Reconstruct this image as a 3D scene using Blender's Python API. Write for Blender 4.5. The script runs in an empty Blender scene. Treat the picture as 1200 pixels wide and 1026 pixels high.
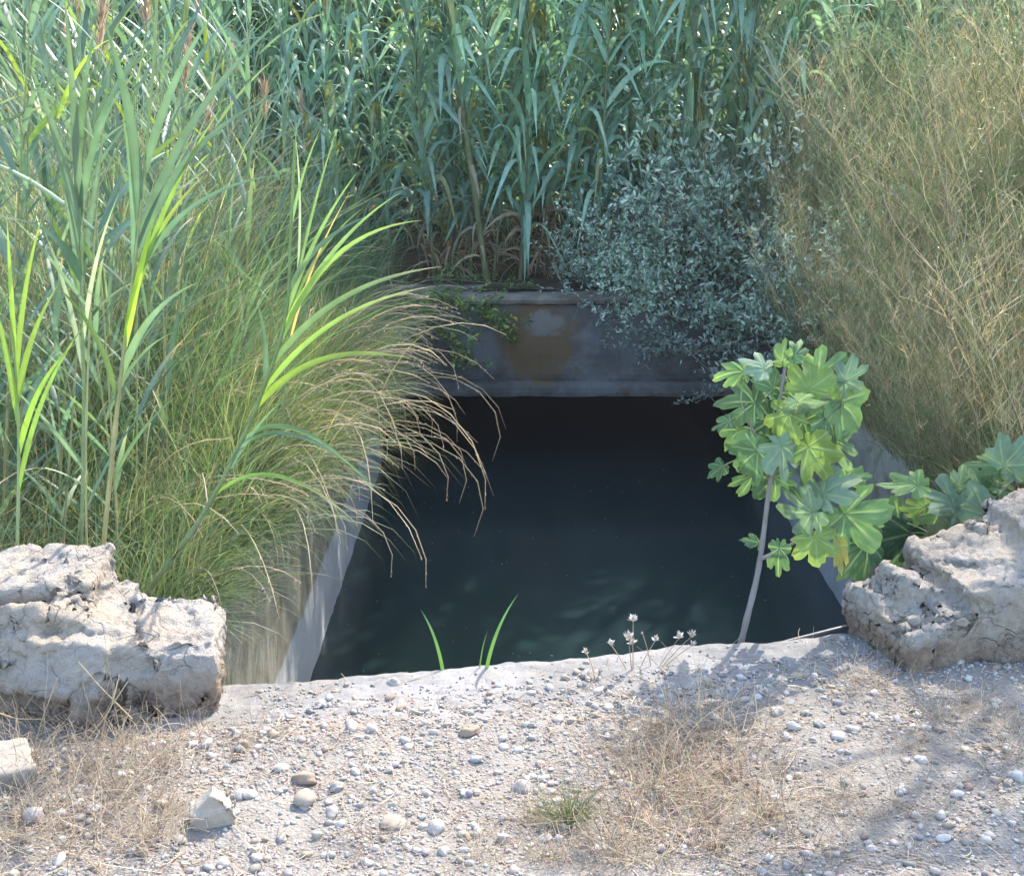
import bpy, bmesh, math, random
import numpy as np
from mathutils import Vector, noise, Matrix
R = math.radians
rng = np.random.default_rng(11)
random.seed(5)
sc = bpy.context.scene

# ------------------------------------------------------------------ camera, sky, sun
FPX, PITCH, CZ = 1500.0, R(15.9), 1.6
cam_d = bpy.data.cameras.new("camera"); cam = bpy.data.objects.new("camera", cam_d)
sc.collection.objects.link(cam); sc.camera = cam
cam.location = (0, 0, CZ); cam.rotation_euler = (math.pi/2 - PITCH, 0, 0)
cam_d.lens = 45.0; cam_d.sensor_width = 36.0; cam_d.clip_end = 2000; cam_d.clip_start = .05
cam_d.dof.use_dof = False

SUN_EL, SUN_AZ = R(44), R(30)      # azimuth measured from +Y towards +X
w = bpy.data.worlds.new("World"); sc.world = w; w.use_nodes = True
nt = w.node_tree; nt.nodes.clear()
sky = nt.nodes.new("ShaderNodeTexSky"); sky.sky_type = 'NISHITA'; sky.sun_disc = False
sky.sun_elevation = SUN_EL; sky.sun_rotation = SUN_AZ
sky.dust_density = 1.6; sky.ozone_density = .9; sky.air_density = 1.0
bg = nt.nodes.new("ShaderNodeBackground"); bg.inputs[1].default_value = 0.15
wo = nt.nodes.new("ShaderNodeOutputWorld")
nt.links.new(sky.outputs[0], bg.inputs[0]); nt.links.new(bg.outputs[0], wo.inputs[0])
sd = bpy.data.lights.new("sun", 'SUN'); sd.energy = 1.9; sd.angle = R(0.6); sd.color = (1.0, .91, .80)
sun = bpy.data.objects.new("sun", sd); sc.collection.objects.link(sun)
sdir = Vector((math.sin(SUN_AZ)*math.cos(SUN_EL), math.cos(SUN_AZ)*math.cos(SUN_EL), math.sin(SUN_EL)))
sun.rotation_euler = sdir.to_track_quat('Z', 'Y').to_euler()
sc.view_settings.view_transform = 'Standard'; sc.view_settings.look = 'None'
sc.view_settings.exposure = 2.45; sc.view_settings.gamma = 1.0
sc.render.engine = 'CYCLES'
sc.cycles.max_bounces = 6; sc.cycles.diffuse_bounces = 4; sc.cycles.glossy_bounces = 3
sc.cycles.transmission_bounces = 4; sc.cycles.transparent_max_bounces = 8
sc.cycles.use_denoising = True
sc.cycles.caustics_reflective = False; sc.cycles.caustics_refractive = False

def ray(px, py):
    u = (px-600)/FPX; v = (py-513)/FPX
    return Vector((u, math.cos(PITCH) - v*math.sin(PITCH), -math.sin(PITCH) - v*math.cos(PITCH)))
def atY(px, py, Y):
    d = ray(px, py); t = Y/d.y
    return Vector((d.x*t, Y, CZ + d.z*t))
def atZ(px, py, Z):
    d = ray(px, py); t = (Z-CZ)/d.z
    return Vector((d.x*t, d.y*t, Z))

# ------------------------------------------------------------------ numpy noise
def _h(ix, iy, s):
    n = (ix*374761393 + iy*668265263 + s*1442695041) & 0x7fffffff
    n = ((n ^ (n >> 13))*1274126177) & 0x7fffffff
    return ((n ^ (n >> 16)) & 0xffff)/65535.0
def vnoise(x, y, s=0):
    x = np.asarray(x, float); y = np.asarray(y, float)
    ix = np.floor(x).astype(np.int64); iy = np.floor(y).astype(np.int64)
    fx = x-ix; fy = y-iy; fx = fx*fx*(3-2*fx); fy = fy*fy*(3-2*fy)
    return ((_h(ix, iy, s)*(1-fx)+_h(ix+1, iy, s)*fx)*(1-fy) + (_h(ix, iy+1, s)*(1-fx)+_h(ix+1, iy+1, s)*fx)*fy)*2-1
def fbm(x, y, o=4, s=0):
    v = 0; a = 1.0; f = 1.0
    for k in range(o):
        v = v + a*vnoise(x*f, y*f, s+k*7); a *= .5; f *= 2.03
    return v
def sstep(a, b, x):
    t = np.clip((np.asarray(x, float)-a)/(b-a), 0, 1); return t*t*(3-2*t)

WL, WR = -0.97, 1.80            # faces of the channel walls at the water
WATER = -1.20
EDGE0, EDGE1 = Vector((-0.53, 3.20)), Vector((0.95, 3.49))
ES = (EDGE1.y-EDGE0.y)/(EDGE1.x-EDGE0.x)
def edge_y(x): return EDGE0.y + (np.asarray(x, float)-EDGE0.x)*ES
HW = 9.2                        # face of the culvert headwall
def ground_z(x, y):
    x = np.asarray(x, float); y = np.asarray(y, float)
    e = edge_y(x)
    front = 0.012 + 0.012*fbm(x*2.2, y*2.2, 3, 3) + 0.006*fbm(x*11, y*11, 3, 9)
    strip = sstep(e-0.34, e-0.16, y)
    front = front - strip*(0.030 + .012*fbm(x*5, y*5, 2, 4))
    l = -0.22 + .20*sstep(-1.15, -2.1, x); r = -0.26 + .24*sstep(1.95, 3.1, x)
    bank = np.where(x < .4, l, r) + 0.04*fbm(x*1.1, y*1.1, 3, 21)
    back = 0.04 + 0.04*fbm(x*.8, y*.8, 3, 31)
    z = front + (bank-front)*sstep(e-.02, e+.25, y)
    z = z + (back-z)*sstep(8.9, 9.35, y)
    far = sstep(14, 60, np.hypot(x, y)); z = z*(1-far) + far*0.0
    return z

# ------------------------------------------------------------------ mesh builder
class MB:
    def __init__(s): s.v = []; s.q = []; s.t = []; s.c = []; s.n = 0
    def add(s, v, q=None, t=None, c=(1, 1, 1)):
        v = np.asarray(v, float).reshape(-1, 3); k = len(v)
        c = np.asarray(c, float)
        if c.ndim == 1: c = np.tile(c, (k, 1))
        s.v.append(v); s.c.append(c.reshape(-1, 3))
        if q is not None and len(q): s.q.append(np.asarray(q, np.int64).reshape(-1, 4) + s.n)
        if t is not None and len(t): s.t.append(np.asarray(t, np.int64).reshape(-1, 3) + s.n)
        s.n += k
    def ribbons(s, pos, side, wid, col, fold=0.0):
        """pos (N,S,3) side (N,S,3) wid (N,S) col (N,S,3)"""
        N, S, _ = pos.shape
        if N == 0: return
        if fold:
            tan = np.gradient(pos, axis=1); nn = np.cross(side, tan)
            nn /= (np.linalg.norm(nn, axis=2, keepdims=True)+1e-9)
            a = pos - side*wid[..., None]*.5; b = pos + side*wid[..., None]*.5; m = pos - nn*(wid*fold)[..., None]
            v = np.stack([a, m, b], 2); K = 3
        else:
            v = np.stack([pos - side*wid[..., None]*.5, pos + side*wid[..., None]*.5], 2); K = 2
        c = np.repeat(col[:, :, None, :], K, 2)
        if fold: c[:, :, 1, :] *= 1.12
        base = (np.arange(N)*S*K)[:, None, None]; i = (np.arange(S-1)*K)[None, :, None]; j = np.arange(K-1)[None, None, :]
        a0 = base+i+j
        s.add(v, np.stack([a0, a0+1, a0+K+1, a0+K], -1), None, c.reshape(-1, 3))
    def tubes(s, pos, rad, col, n=3):
        N, S, _ = pos.shape
        if N == 0: return
        tan = np.gradient(pos, axis=1); tan /= (np.linalg.norm(tan, axis=2, keepdims=True)+1e-9)
        ref = np.zeros_like(tan); vert = np.abs(tan[..., 2:3]) > .8
        ref = np.where(vert, np.array([1.0, .17, 0]), np.array([0, 0, 1.0]))
        a = np.cross(tan, ref); a /= (np.linalg.norm(a, axis=2, keepdims=True)+1e-9); b = np.cross(tan, a)
        th = np.arange(n)/n*2*math.pi
        v = pos[:, :, None, :] + rad[..., None, None]*(a[:, :, None, :]*np.cos(th)[None, None, :, None] + b[:, :, None, :]*np.sin(th)[None, None, :, None])
        c = np.repeat(col[:, :, None, :], n, 2)
        base = (np.arange(N)*S*n)[:, None, None]; i = (np.arange(S-1)*n)[None, :, None]; j = np.arange(n)[None, None, :]; j2 = (j+1) % n
        s.add(v, np.stack([base+i+j, base+i+j2, base+i+n+j2, base+i+n+j], -1), None, c.reshape(-1, 3))
    def build(s, name, mat, parent=None, smooth=True):
        me = bpy.data.meshes.new(name)
        v = np.concatenate(s.v); c = np.concatenate(s.c)
        q = np.concatenate(s.q) if s.q else np.zeros((0, 4), np.int64)
        t = np.concatenate(s.t) if s.t else np.zeros((0, 3), np.int64)
        me.vertices.add(len(v)); me.vertices.foreach_set('co', v.astype(np.float32).ravel())
        nl = q.size + t.size
        me.loops.add(nl); me.loops.foreach_set('vertex_index', np.concatenate([q.ravel(), t.ravel()]).astype(np.int32))
        npoly = len(q)+len(t); me.polygons.add(npoly)
        st = np.concatenate([np.arange(len(q))*4, q.size+np.arange(len(t))*3]).astype(np.int32)
        me.polygons.foreach_set('loop_start', st)
        me.update(calc_edges=True); me.validate()
        if smooth: me.polygons.foreach_set('use_smooth', np.ones(len(me.polygons), bool))
        at = me.color_attributes.new('Col', 'FLOAT_COLOR', 'POINT')
        at.data.foreach_set('color', np.hstack([np.clip(c, 0, 1), np.ones((len(c), 1))]).astype(np.float32).ravel())
        me.materials.append(mat)
        o = bpy.data.objects.new(name, me); sc.collection.objects.link(o)
        if parent: o.parent = parent
        return o

def curve_blades(base, az, L, tilt, bend, S=6, pw=1.3, azbend=None):
    """paths (N,S+1,3), side vectors and s parameter"""
    base = np.asarray(base, float); N = len(base)
    L, az, tilt, bend = [np.broadcast_to(np.asarray(a, float), (N,)) for a in (L, az, tilt, bend)]
    s = np.linspace(0, 1, S+1)
    sm = (s[1:]+s[:-1])/2
    th = tilt[:, None] + bend[:, None]*(sm[None]**pw if pw > 0 else sstep(.08, .62, sm)[None])
    A = az[:, None] + (0 if azbend is None else np.asarray(azbend)[:, None]*sm[None])
    A = np.broadcast_to(A, th.shape)
    d = np.stack([np.sin(th)*np.cos(A), np.sin(th)*np.sin(A), np.cos(th)], -1)*(L/S)[:, None, None]
    pos = np.concatenate([np.zeros((N, 1, 3)), np.cumsum(d, 1)], 1) + base[:, None, :]
    side = np.stack([-np.sin(az), np.cos(az), np.zeros(N)], -1)[:, None, :].repeat(S+1, 1)
    return pos, side, s
def twist_side(pos, side, ang):
    tan = np.gradient(pos, axis=1); tan /= (np.linalg.norm(tan, axis=2, keepdims=True)+1e-9)
    n = np.cross(tan, side); ang = np.asarray(ang)
    if ang.ndim == 1: ang = ang[:, None]
    return side*np.cos(ang)[..., None] + n*np.sin(ang)[..., None]
def grad(c0, c1, s, k=1.0):
    c0 = np.asarray(c0, float); c1 = np.asarray(c1, float)
    if c0.ndim == 1: c0 = c0[None]
    if c1.ndim == 1: c1 = c1[None]
    t = (s**k)[None, :, None]
    return c0[:, None, :]*(1-t) + c1[:, None, :]*t
def grass(mb, base, az, L, W, tilt, bend, c0, c1, S=6, pw=1.4, tw=None, k=2.0, fold=0, prof='grass', azbend=None):
    pos, side, s = curve_blades(base, az, L, tilt, bend, S, pw, azbend)
    N = len(pos)
    if tw is not None: side = twist_side(pos, side, tw)
    if prof == 'grass': p = np.clip(1-s**2.2, .04, 1)*(.65+.35*np.minimum(1, s*4))
    elif prof == 'leaf': p = np.clip(np.minimum(1, .45+s*3)*(1-s**2.0), .02, 1)
    else: p = np.clip(np.sin(np.pi*np.clip(s, .06, .97)), .08, 1)
    wid = np.broadcast_to(np.asarray(W, float), (N,))[:, None]*p[None]
    col = grad(c0, c1, s, k); col = np.broadcast_to(col, (N, S+1, 3))
    mb.ribbons(pos, side, wid, col, fold)
    return pos
def pick(cols, N, jit=.18):
    cols = np.asarray(cols, float); c = cols[rng.integers(0, len(cols), N)]
    return c*(1+rng.uniform(-jit, jit, (N, 1)))*(1+rng.uniform(-.06, .06, (N, 3)))
U = lambda a, b, n=None: rng.uniform(a, b, n)

# ------------------------------------------------------------------ materials
def newmat(name):
    m = bpy.data.materials.new(name); m.use_nodes = True; m.node_tree.nodes.clear()
    return m, m.node_tree
def N_(t, typ, **kw):
    n = t.nodes.new(typ)
    for k, v in kw.items(): setattr(n, k, v)
    return n
def foliage_mat(name, transl=.4, rough=.5, spec=.35, tint=(1.25, 1.3, .55), rand=.25, streak=False):
    m, t = newmat(name); L = t.links
    a = N_(t, 'ShaderNodeAttribute', attribute_name='Col'); oi = N_(t, 'ShaderNodeObjectInfo')
    mr = N_(t, 'ShaderNodeMapRange'); mr.inputs[3].default_value = 1-rand; mr.inputs[4].default_value = 1+rand
    L.new(oi.outputs['Random'], mr.inputs[0])
    ns = N_(t, 'ShaderNodeTexNoise'); ns.inputs['Scale'].default_value = 14; ns.inputs['Detail'].default_value = 3
    tc = N_(t, 'ShaderNodeTexCoord'); L.new(tc.outputs['Object'], ns.inputs['Vector'])
    mr2 = N_(t, 'ShaderNodeMapRange'); mr2.inputs[1].default_value = .3; mr2.inputs[2].default_value = .7
    mr2.inputs[3].default_value = .82; mr2.inputs[4].default_value = 1.18; L.new(ns.outputs[0], mr2.inputs[0])
    mu = N_(t, 'ShaderNodeMath', operation='MULTIPLY'); L.new(mr.outputs[0], mu.inputs[0]); L.new(mr2.outputs[0], mu.inputs[1])
    vs = N_(t, 'ShaderNodeVectorMath', operation='SCALE'); L.new(a.outputs['Color'], vs.inputs[0]); L.new(mu.outputs[0], vs.inputs['Scale'])
    p = N_(t, 'ShaderNodeBsdfPrincipled'); p.inputs['Roughness'].default_value = rough
    p.inputs['Specular IOR Level'].default_value = spec
    L.new(vs.outputs[0], p.inputs['Base Color'])
    o = N_(t, 'ShaderNodeOutputMaterial')
    if transl > 0:
        tm = N_(t, 'ShaderNodeVectorMath', operation='MULTIPLY'); tm.inputs[1].default_value = tint; L.new(vs.outputs[0], tm.inputs[0])
        tr = N_(t, 'ShaderNodeBsdfTranslucent'); L.new(tm.outputs[0], tr.inputs[0])
        mx = N_(t, 'ShaderNodeMixShader'); mx.inputs[0].default_value = transl
        L.new(p.outputs[0], mx.inputs[1]); L.new(tr.outputs[0], mx.inputs[2]); L.new(mx.outputs[0], o.inputs[0])
    else: L.new(p.outputs[0], o.inputs[0])
    return m
M_reed = foliage_mat('reed_leaf', .38, .42, .5, (1.1, 1.2, .75))
M_grass = foliage_mat('grass_blade', .38, .5, .4, (1.1, 1.15, .7))
M_stem = foliage_mat('green_stem', .12, .5, .4)
M_dry = foliage_mat('dry_grass', .42, .8, .15, (1.2, 1.1, .8), .15)
M_silver = foliage_mat('silver_leaf', .35, .6, .3, (1.1, 1.2, .9), .15)
M_fig = foliage_mat('fig_leaf_blade', .32, .72, .2, (1.0, 1.15, .65), .12)
M_bark = foliage_mat('grey_bark', 0, .85, .2, rand=.1)

def ramp(t, stops, fac):
    r = N_(t, 'ShaderNodeValToRGB'); e = r.color_ramp.elements
    while len(e) < len(stops): e.new(.5)
    for el, (p, c) in zip(e, stops): el.position = p; el.color = (*c, 1)
    t.links.new(fac, r.inputs[0]); return r.outputs[0]
def noise_n(t, vec, scale, detail=5, rough=.6, dist=0):
    n = N_(t, 'ShaderNodeTexNoise'); n.inputs['Scale'].default_value = scale; n.inputs['Detail'].default_value = detail
    n.inputs['Roughness'].default_value = rough; n.inputs['Distortion'].default_value = dist
    t.links.new(vec, n.inputs['Vector']); return n.outputs[0]
def mixc(t, fac, a, b, mode='MIX'):
    m = N_(t, 'ShaderNodeMix', data_type='RGBA', blend_type=mode)
    if isinstance(fac, float): m.inputs[0].default_value = fac
    else: t.links.new(fac, m.inputs[0])
    for s, v in ((6, a), (7, b)):
        if isinstance(v, tuple): m.inputs[s].default_value = (*v, 1)
        else: t.links.new(v, m.inputs[s])
    return m.outputs[2]
def mrange(t, v, a, b, c=0., d=1.):
    m = N_(t, 'ShaderNodeMapRange'); t.links.new(v, m.inputs[0])
    for i, x in enumerate((a, b, c, d)): m.inputs[i+1].default_value = x
    return m.outputs[0]
def math_n(t, op, a, b):
    m = N_(t, 'ShaderNodeMath', operation=op)
    for i, v in enumerate((a, b)):
        if isinstance(v, (int, float)): m.inputs[i].default_value = v
        else: t.links.new(v, m.inputs[i])
    return m.outputs[0]
def finish(t, col, rough=.85, bump=None, bstr=.5, bdist=.01, spec=.3):
    p = N_(t, 'ShaderNodeBsdfPrincipled'); p.inputs['Specular IOR Level'].default_value = spec
    if isinstance(rough, float): p.inputs['Roughness'].default_value = rough
    else: t.links.new(rough, p.inputs['Roughness'])
    t.links.new(col, p.inputs['Base Color'])
    if bump is not None:
        b = N_(t, 'ShaderNodeBump'); b.inputs['Strength'].default_value = bstr; b.inputs['Distance'].default_value = bdist
        t.links.new(bump, b.inputs['Height']); t.links.new(b.outputs[0], p.inputs['Normal'])
    o = N_(t, 'ShaderNodeOutputMaterial'); t.links.new(p.outputs[0], o.inputs[0]); return p
def pos_n(t):
    g = N_(t, 'ShaderNodeNewGeometry'); return g.outputs['Position']

def soil_mat():
    m, t = newmat('gravelly_soil'); P = pos_n(t)
    big = noise_n(t, P, 2.2, 5); fine = noise_n(t, P, 60, 6, .7); mid = noise_n(t, P, 12, 5)
    c = ramp(t, [(.3, (.13, .115, .10)), (.5, (.21, .19, .165)), (.7, (.28, .255, .225))], fine)
    c = mixc(t, mrange(t, mid, .45, .65), c, (.22, .20, .175))
    c = mixc(t, mrange(t, big, .5, .62, 0, .6), c, (.25, .23, .205))
    vor = N_(t, 'ShaderNodeTexVoronoi'); vor.inputs['Scale'].default_value = 130; t.links.new(P, vor.inputs['Vector'])
    c = mixc(t, mrange(t, vor.outputs['Distance'], .0, .35, .35, 0), c, (.38, .345, .30))
    # brown leaf litter and humus on the banks
    xyz = N_(t, 'ShaderNodeSeparateXYZ'); t.links.new(P, xyz.inputs[0])
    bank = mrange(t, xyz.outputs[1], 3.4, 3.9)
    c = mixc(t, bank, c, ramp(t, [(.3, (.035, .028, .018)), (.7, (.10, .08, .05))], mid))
    finish(t, c, .95, math_n(t, 'ADD', fine, vor.outputs['Distance']), .6, .006, .15); return m
def concrete_mat(name, base, dark, stain, zband=None, lo=(.42, .43, .43), stainx=None):
    m, t = newmat(name); P = pos_n(t)
    n1 = noise_n(t, P, 2.6, 6, .65, .4); n2 = noise_n(t, P, 9, 6, .7); n3 = noise_n(t, P, 70, 5, .7)
    c = mixc(t, mrange(t, n1, .42, .6), base, dark)
    c = mixc(t, mrange(t, n2, .52, .66), c, stain)
    c = mixc(t, mrange(t, n3, .3, .7, 0, .35), c, dark)
    mp = N_(t, 'ShaderNodeMapping'); mp.inputs['Scale'].default_value = (5, 3, .6); t.links.new(P, mp.inputs[0])
    st = noise_n(t, mp.outputs[0], 2.0, 5, .6)
    c = mixc(t, mrange(t, st, .5, .72, 0, .3), c, tuple(x*.55 for x in stain))
    if stainx is not None:
        x2 = N_(t, 'ShaderNodeSeparateXYZ'); t.links.new(P, x2.inputs[0])
        def blob(cx, cz, rx, rz, nn):
            a_ = math_n(t, 'POWER', math_n(t, 'ABSOLUTE', math_n(t, 'DIVIDE', math_n(t, 'SUBTRACT', x2.outputs[0], cx), rx), 0), 2)
            b_ = math_n(t, 'POWER', math_n(t, 'ABSOLUTE', math_n(t, 'DIVIDE', math_n(t, 'SUBTRACT', x2.outputs[2], cz), rz), 0), 2)
            return mrange(t, math_n(t, 'ADD', math_n(t, 'ADD', a_, b_), math_n(t, 'MULTIPLY', math_n(t, 'SUBTRACT', nn, .5), 3)), .5, 1.2, 1, 0)
        c = mixc(t, math_n(t, 'MULTIPLY', blob(.18, -.28, .30, .34, n2), .85), c, (.17, .105, .045))
        c = mixc(t, math_n(t, 'MULTIPLY', blob(.24, -.16, .15, .10, n2), .45), c, (.30, .31, .32))
        c = mixc(t, math_n(t, 'MULTIPLY', blob(.85, -.2, .3, .22, n1), .6), c, (.22, .22, .23))
    if zband:
        xyz = N_(t, 'ShaderNodeSeparateXYZ'); t.links.new(P, xyz.inputs[0])
        zz = math_n(t, 'ADD', xyz.outputs[2], math_n(t, 'MULTIPLY', n2, .05))
        c = mixc(t, mrange(t, zz, zband+.03, zband+.055, 1, 0), c, mixc(t, mrange(t, n1, .4, .65), lo, tuple(x*.75 for x in lo)))
    finish(t, c, .85, math_n(t, 'ADD', n2, n3), .45, .008, .25); return m
M_wall = concrete_mat('channel_concrete', (.27, .265, .21), (.19, .185, .145), (.14, .13, .075), WATER+.32, (.40, .42, .43))
M_head = concrete_mat('headwall_concrete', (.20, .20, .195), (.10, .10, .10), (.13, .10, .065), stainx=1)
M_edge = concrete_mat('worn_edge_concrete', (.25, .24, .23), (.17, .165, .155), (.21, .19, .165))
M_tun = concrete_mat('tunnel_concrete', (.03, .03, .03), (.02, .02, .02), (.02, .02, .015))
def rock_mat(name, brown_z, tint=(1, 1, 1)):
    m, t = newmat(name); P = pos_n(t)
    n1 = noise_n(t, P, 5, 6, .6, .6); n2 = noise_n(t, P, 17, 6, .7); n3 = noise_n(t, P, 90, 5, .75); n4 = noise_n(t, P, 3, 4, .6)
    c = mixc(t, mrange(t, n1, .40, .62), (.46, .41, .35), (.38, .35, .32))
    c = mixc(t, mrange(t, n4, .5, .6, 0, .75), c, (.46, .37, .27))
    c = mixc(t, mrange(t, n2, .56, .7, 0, .7), c, (.25, .22, .195))
    c = mixc(t, mrange(t, n3, .35, .65, .35, 0), c, (.52, .475, .41))
    # lower course: brown mortar and brick, white chips; brown also paints in front-face shade
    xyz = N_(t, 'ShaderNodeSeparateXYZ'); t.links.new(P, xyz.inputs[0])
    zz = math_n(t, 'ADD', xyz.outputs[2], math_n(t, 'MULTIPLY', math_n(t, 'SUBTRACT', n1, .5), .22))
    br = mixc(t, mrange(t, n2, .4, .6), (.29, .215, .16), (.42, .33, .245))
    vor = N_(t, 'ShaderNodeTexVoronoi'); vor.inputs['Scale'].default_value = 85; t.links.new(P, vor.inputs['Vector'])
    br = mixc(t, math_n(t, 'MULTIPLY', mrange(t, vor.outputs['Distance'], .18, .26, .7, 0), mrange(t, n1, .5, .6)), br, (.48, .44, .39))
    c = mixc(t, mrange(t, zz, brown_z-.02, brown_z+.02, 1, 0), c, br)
    v2 = N_(t, 'ShaderNodeTexVoronoi'); v2.feature = 'DISTANCE_TO_EDGE'; v2.inputs['Scale'].default_value = 11
    wv = N_(t, 'ShaderNodeVectorMath', operation='ADD'); t.links.new(P, wv.inputs[0])
    nz = N_(t, 'ShaderNodeTexNoise'); nz.inputs['Scale'].default_value = 9; t.links.new(P, nz.inputs['Vector'])
    sc_ = N_(t, 'ShaderNodeVectorMath', operation='SCALE'); sc_.inputs['Scale'].default_value = .14; t.links.new(nz.outputs[1], sc_.inputs[0]); t.links.new(sc_.outputs[0], wv.inputs[1])
    t.links.new(wv.outputs[0], v2.inputs['Vector'])
    ck = math_n(t, 'MULTIPLY', mrange(t, v2.outputs['Distance'], 0, .035, 1, 0), mrange(t, n1, .45, .6))
    c = mixc(t, math_n(t, 'MULTIPLY', ck, .3), c, (.16, .14, .12))
    hgt = math_n(t, 'SUBTRACT', math_n(t, 'ADD', n2, math_n(t, 'MULTIPLY', n3, .9)), math_n(t, 'MULTIPLY', ck, .5))
    finish(t, c, .92, hgt, 1.0, .02, .15); return m
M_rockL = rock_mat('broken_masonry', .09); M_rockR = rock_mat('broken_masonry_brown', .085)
def water_mat():
    m, t = newmat('canal_water'); P = pos_n(t)
    mp = N_(t, 'ShaderNodeMapping'); mp.inputs['Scale'].default_value = (1, .55, 1); t.links.new(P, mp.inputs[0])
    n = noise_n(t, mp.outputs[0], 3.5, 3, .5); n2 = noise_n(t, P, 1.1, 3)
    c = mixc(t, mrange(t, n2, .35, .65), (.0085, .021, .024), (.011, .025, .026))
    finish(t, c, .16, n, .05, .02, .5); return m
M_water = water_mat()
def vc_mat(name, rough=.8, bump=60, bs=.4, spec=.3):
    m, t = newmat(name); a = N_(t, 'ShaderNodeAttribute', attribute_name='Col'); P = pos_n(t)
    n = noise_n(t, P, bump, 5, .7); c = mixc(t, mrange(t, n, .3, .7, 0, .5), a.outputs['Color'], mixc(t, 1.0, a.outputs['Color'], (.72, .68, .64), 'MULTIPLY'))
    finish(t, c, rough, n, bs, .004, spec); return m
M_peb = vc_mat('pebble', .8, 120); M_pipe = vc_mat('black_plastic', .45, 40, .1, .5); M_seed = vc_mat('seed_head', .9, 200)

# ------------------------------------------------------------------ tags
def tag(o, label=None, cat=None, group=None, kind=None):
    if label: o['label'] = label
    if cat: o['category'] = cat
    if group: o['group'] = group
    if kind: o['kind'] = kind
    return o
def empty(name, loc=(0, 0, 0), rz=0.0):
    o = bpy.data.objects.new(name, None); o.empty_display_size = .05
    sc.collection.objects.link(o); o.location = loc; o.rotation_euler = (0, 0, rz); return o
def copy_tree(root):
    r = root.copy(); sc.collection.objects.link(r)
    for ch in KIDS[root.name]:
        c = ch.copy(); sc.collection.objects.link(c); c.parent = r
    return r
KIDS = {}

# ================================================================== SETTING
# ---- ground: one sheet to the horizon, with the channel left open
xs = np.unique(np.round(np.concatenate([np.linspace(-400, -10, 24), np.linspace(-10, -2, 33), np.linspace(-2, 2.2, 211), np.linspace(2.2, 10, 33), np.linspace(10, 400, 24)]), 4))
ys = np.unique(np.round(np.concatenate([np.linspace(-300, 0, 20), np.linspace(0, 2, 21), np.linspace(2, 3.8, 101), np.linspace(3.8, 16, 100), np.linspace(16, 600, 30)]), 4))
X, Y = np.meshgrid(xs, ys); Z = ground_z(X, Y)
ny, nx = X.shape
idx = np.arange(ny*nx).reshape(ny, nx)
q = np.stack([idx[:-1, :-1], idx[:-1, 1:], idx[1:, 1:], idx[1:, :-1]], -1).reshape(-1, 4)
cx = (X[:-1, :-1]+X[1:, 1:]).ravel()/2; cy = (Y[:-1, :-1]+Y[1:, 1:]).ravel()/2
hole = (cx > WL-.14) & (cx < WR+.14) & (cy > edge_y(cx)-.10) & (cy < HW+.12)
g = MB(); g.add(np.stack([X, Y, Z], -1), q[~hole]); tag(g.build('ground', soil_mat()), kind='structure')

# ---- water
g = MB(); gx = np.linspace(WL-.1, WR+.1, 12); gy = np.linspace(0.5, 15, 60); X, Y = np.meshgrid(gx, gy)
idx = np.arange(X.size).reshape(X.shape)
g.add(np.stack([X, Y, X*0+WATER], -1), np.stack([idx[:-1, :-1], idx[:-1, 1:], idx[1:, 1:], idx[1:, :-1]], -1))
tag(g.build('water', M_water), kind='structure')

def rough_box(x0, x1, y0, y1, z0, z1, name, mat, parent=None, step=.06, amp=.012, f=6, shear=None, bev=.012):
    """a subdivided, slightly worn box"""
    bm = bmesh.new()
    nxs, nys, nzs = [max(1, int(round((b-a)/step))) for a, b in ((x0, x1), (y0, y1), (z0, z1))]
    def face(o, u, v, nu, nv):
        vv = [[bm.verts.new(o+u*(i/nu)+v*(j/nv)) for j in range(nv+1)] for i in range(nu+1)]
        for i in range(nu):
            for j in range(nv): bm.faces.new((vv[i][j], vv[i+1][j], vv[i+1][j+1], vv[i][j+1]))
    dx, dy, dz = Vector((x1-x0, 0, 0)), Vector((0, y1-y0, 0)), Vector((0, 0, z1-z0))
    o = Vector((x0, y0, z0)); e = o+dx+dy+dz
    face(o, dx, dz, nxs, nzs); face(o, dz, dy, nzs, nys); face(o, dy, dx, nys, nxs)
    face(e, -dz, -dx, nzs, nxs); face(e, -dy, -dz, nys, nzs); face(e, -dx, -dy, nxs, nys)
    bmesh.ops.remove_doubles(bm, verts=bm.verts, dist=1e-5)
    bm.normal_update()
    for v in bm.verts:
        p = v.co
        k = noise.fractal(p*f, .8, 2.1, 4)
        v.co = p + v.normal*k*amp - v.normal*(bev if len([1 for fc in v.link_faces]) and (abs(v.normal.x) < .99 and abs(v.normal.y) < .99 and abs(v.normal.z) < .99) else 0)
    if shear:
        for v in bm.verts: v.co = shear(v.co)
    bmesh.ops.recalc_face_normals(bm, faces=bm.faces)
    me = bpy.data.meshes.new(name); bm.to_mesh(me); bm.free(); me.materials.append(mat)
    ob = bpy.data.objects.new(name, me); sc.collection.objects.link(ob)
    if parent: ob.parent = parent
    return ob

# ---- channel walls with slight batter, coping hidden in the plants
def batter(sgn):
    def f(p):
        return Vector((p.x + sgn*(p.z-WATER)*.07, p.y, p.z + .02*math.sin(p.y*1.3)))
    return f
wl = rough_box(WL-.22, WL, 1.0, HW, -1.9, -.20, 'channel_wall', M_wall, step=.09, amp=.008, shear=batter(-1))
tag(wl, 'concrete left channel wall with pale band at waterline, under the grass', 'wall')
wr = rough_box(WR, WR+.22, 1.0, HW, -1.9, -.24, 'channel_wall', M_wall, step=.09, amp=.008, shear=batter(1))
tag(wr, 'concrete right channel wall behind the fig leaves and the right boulder', 'wall')
bed = rough_box(WL-.4, WR+.4, .4, 15.2, -2.0, -1.88, 'channel_bed', M_tun, step=1.0, amp=0); tag(bed, kind='structure')
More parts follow.
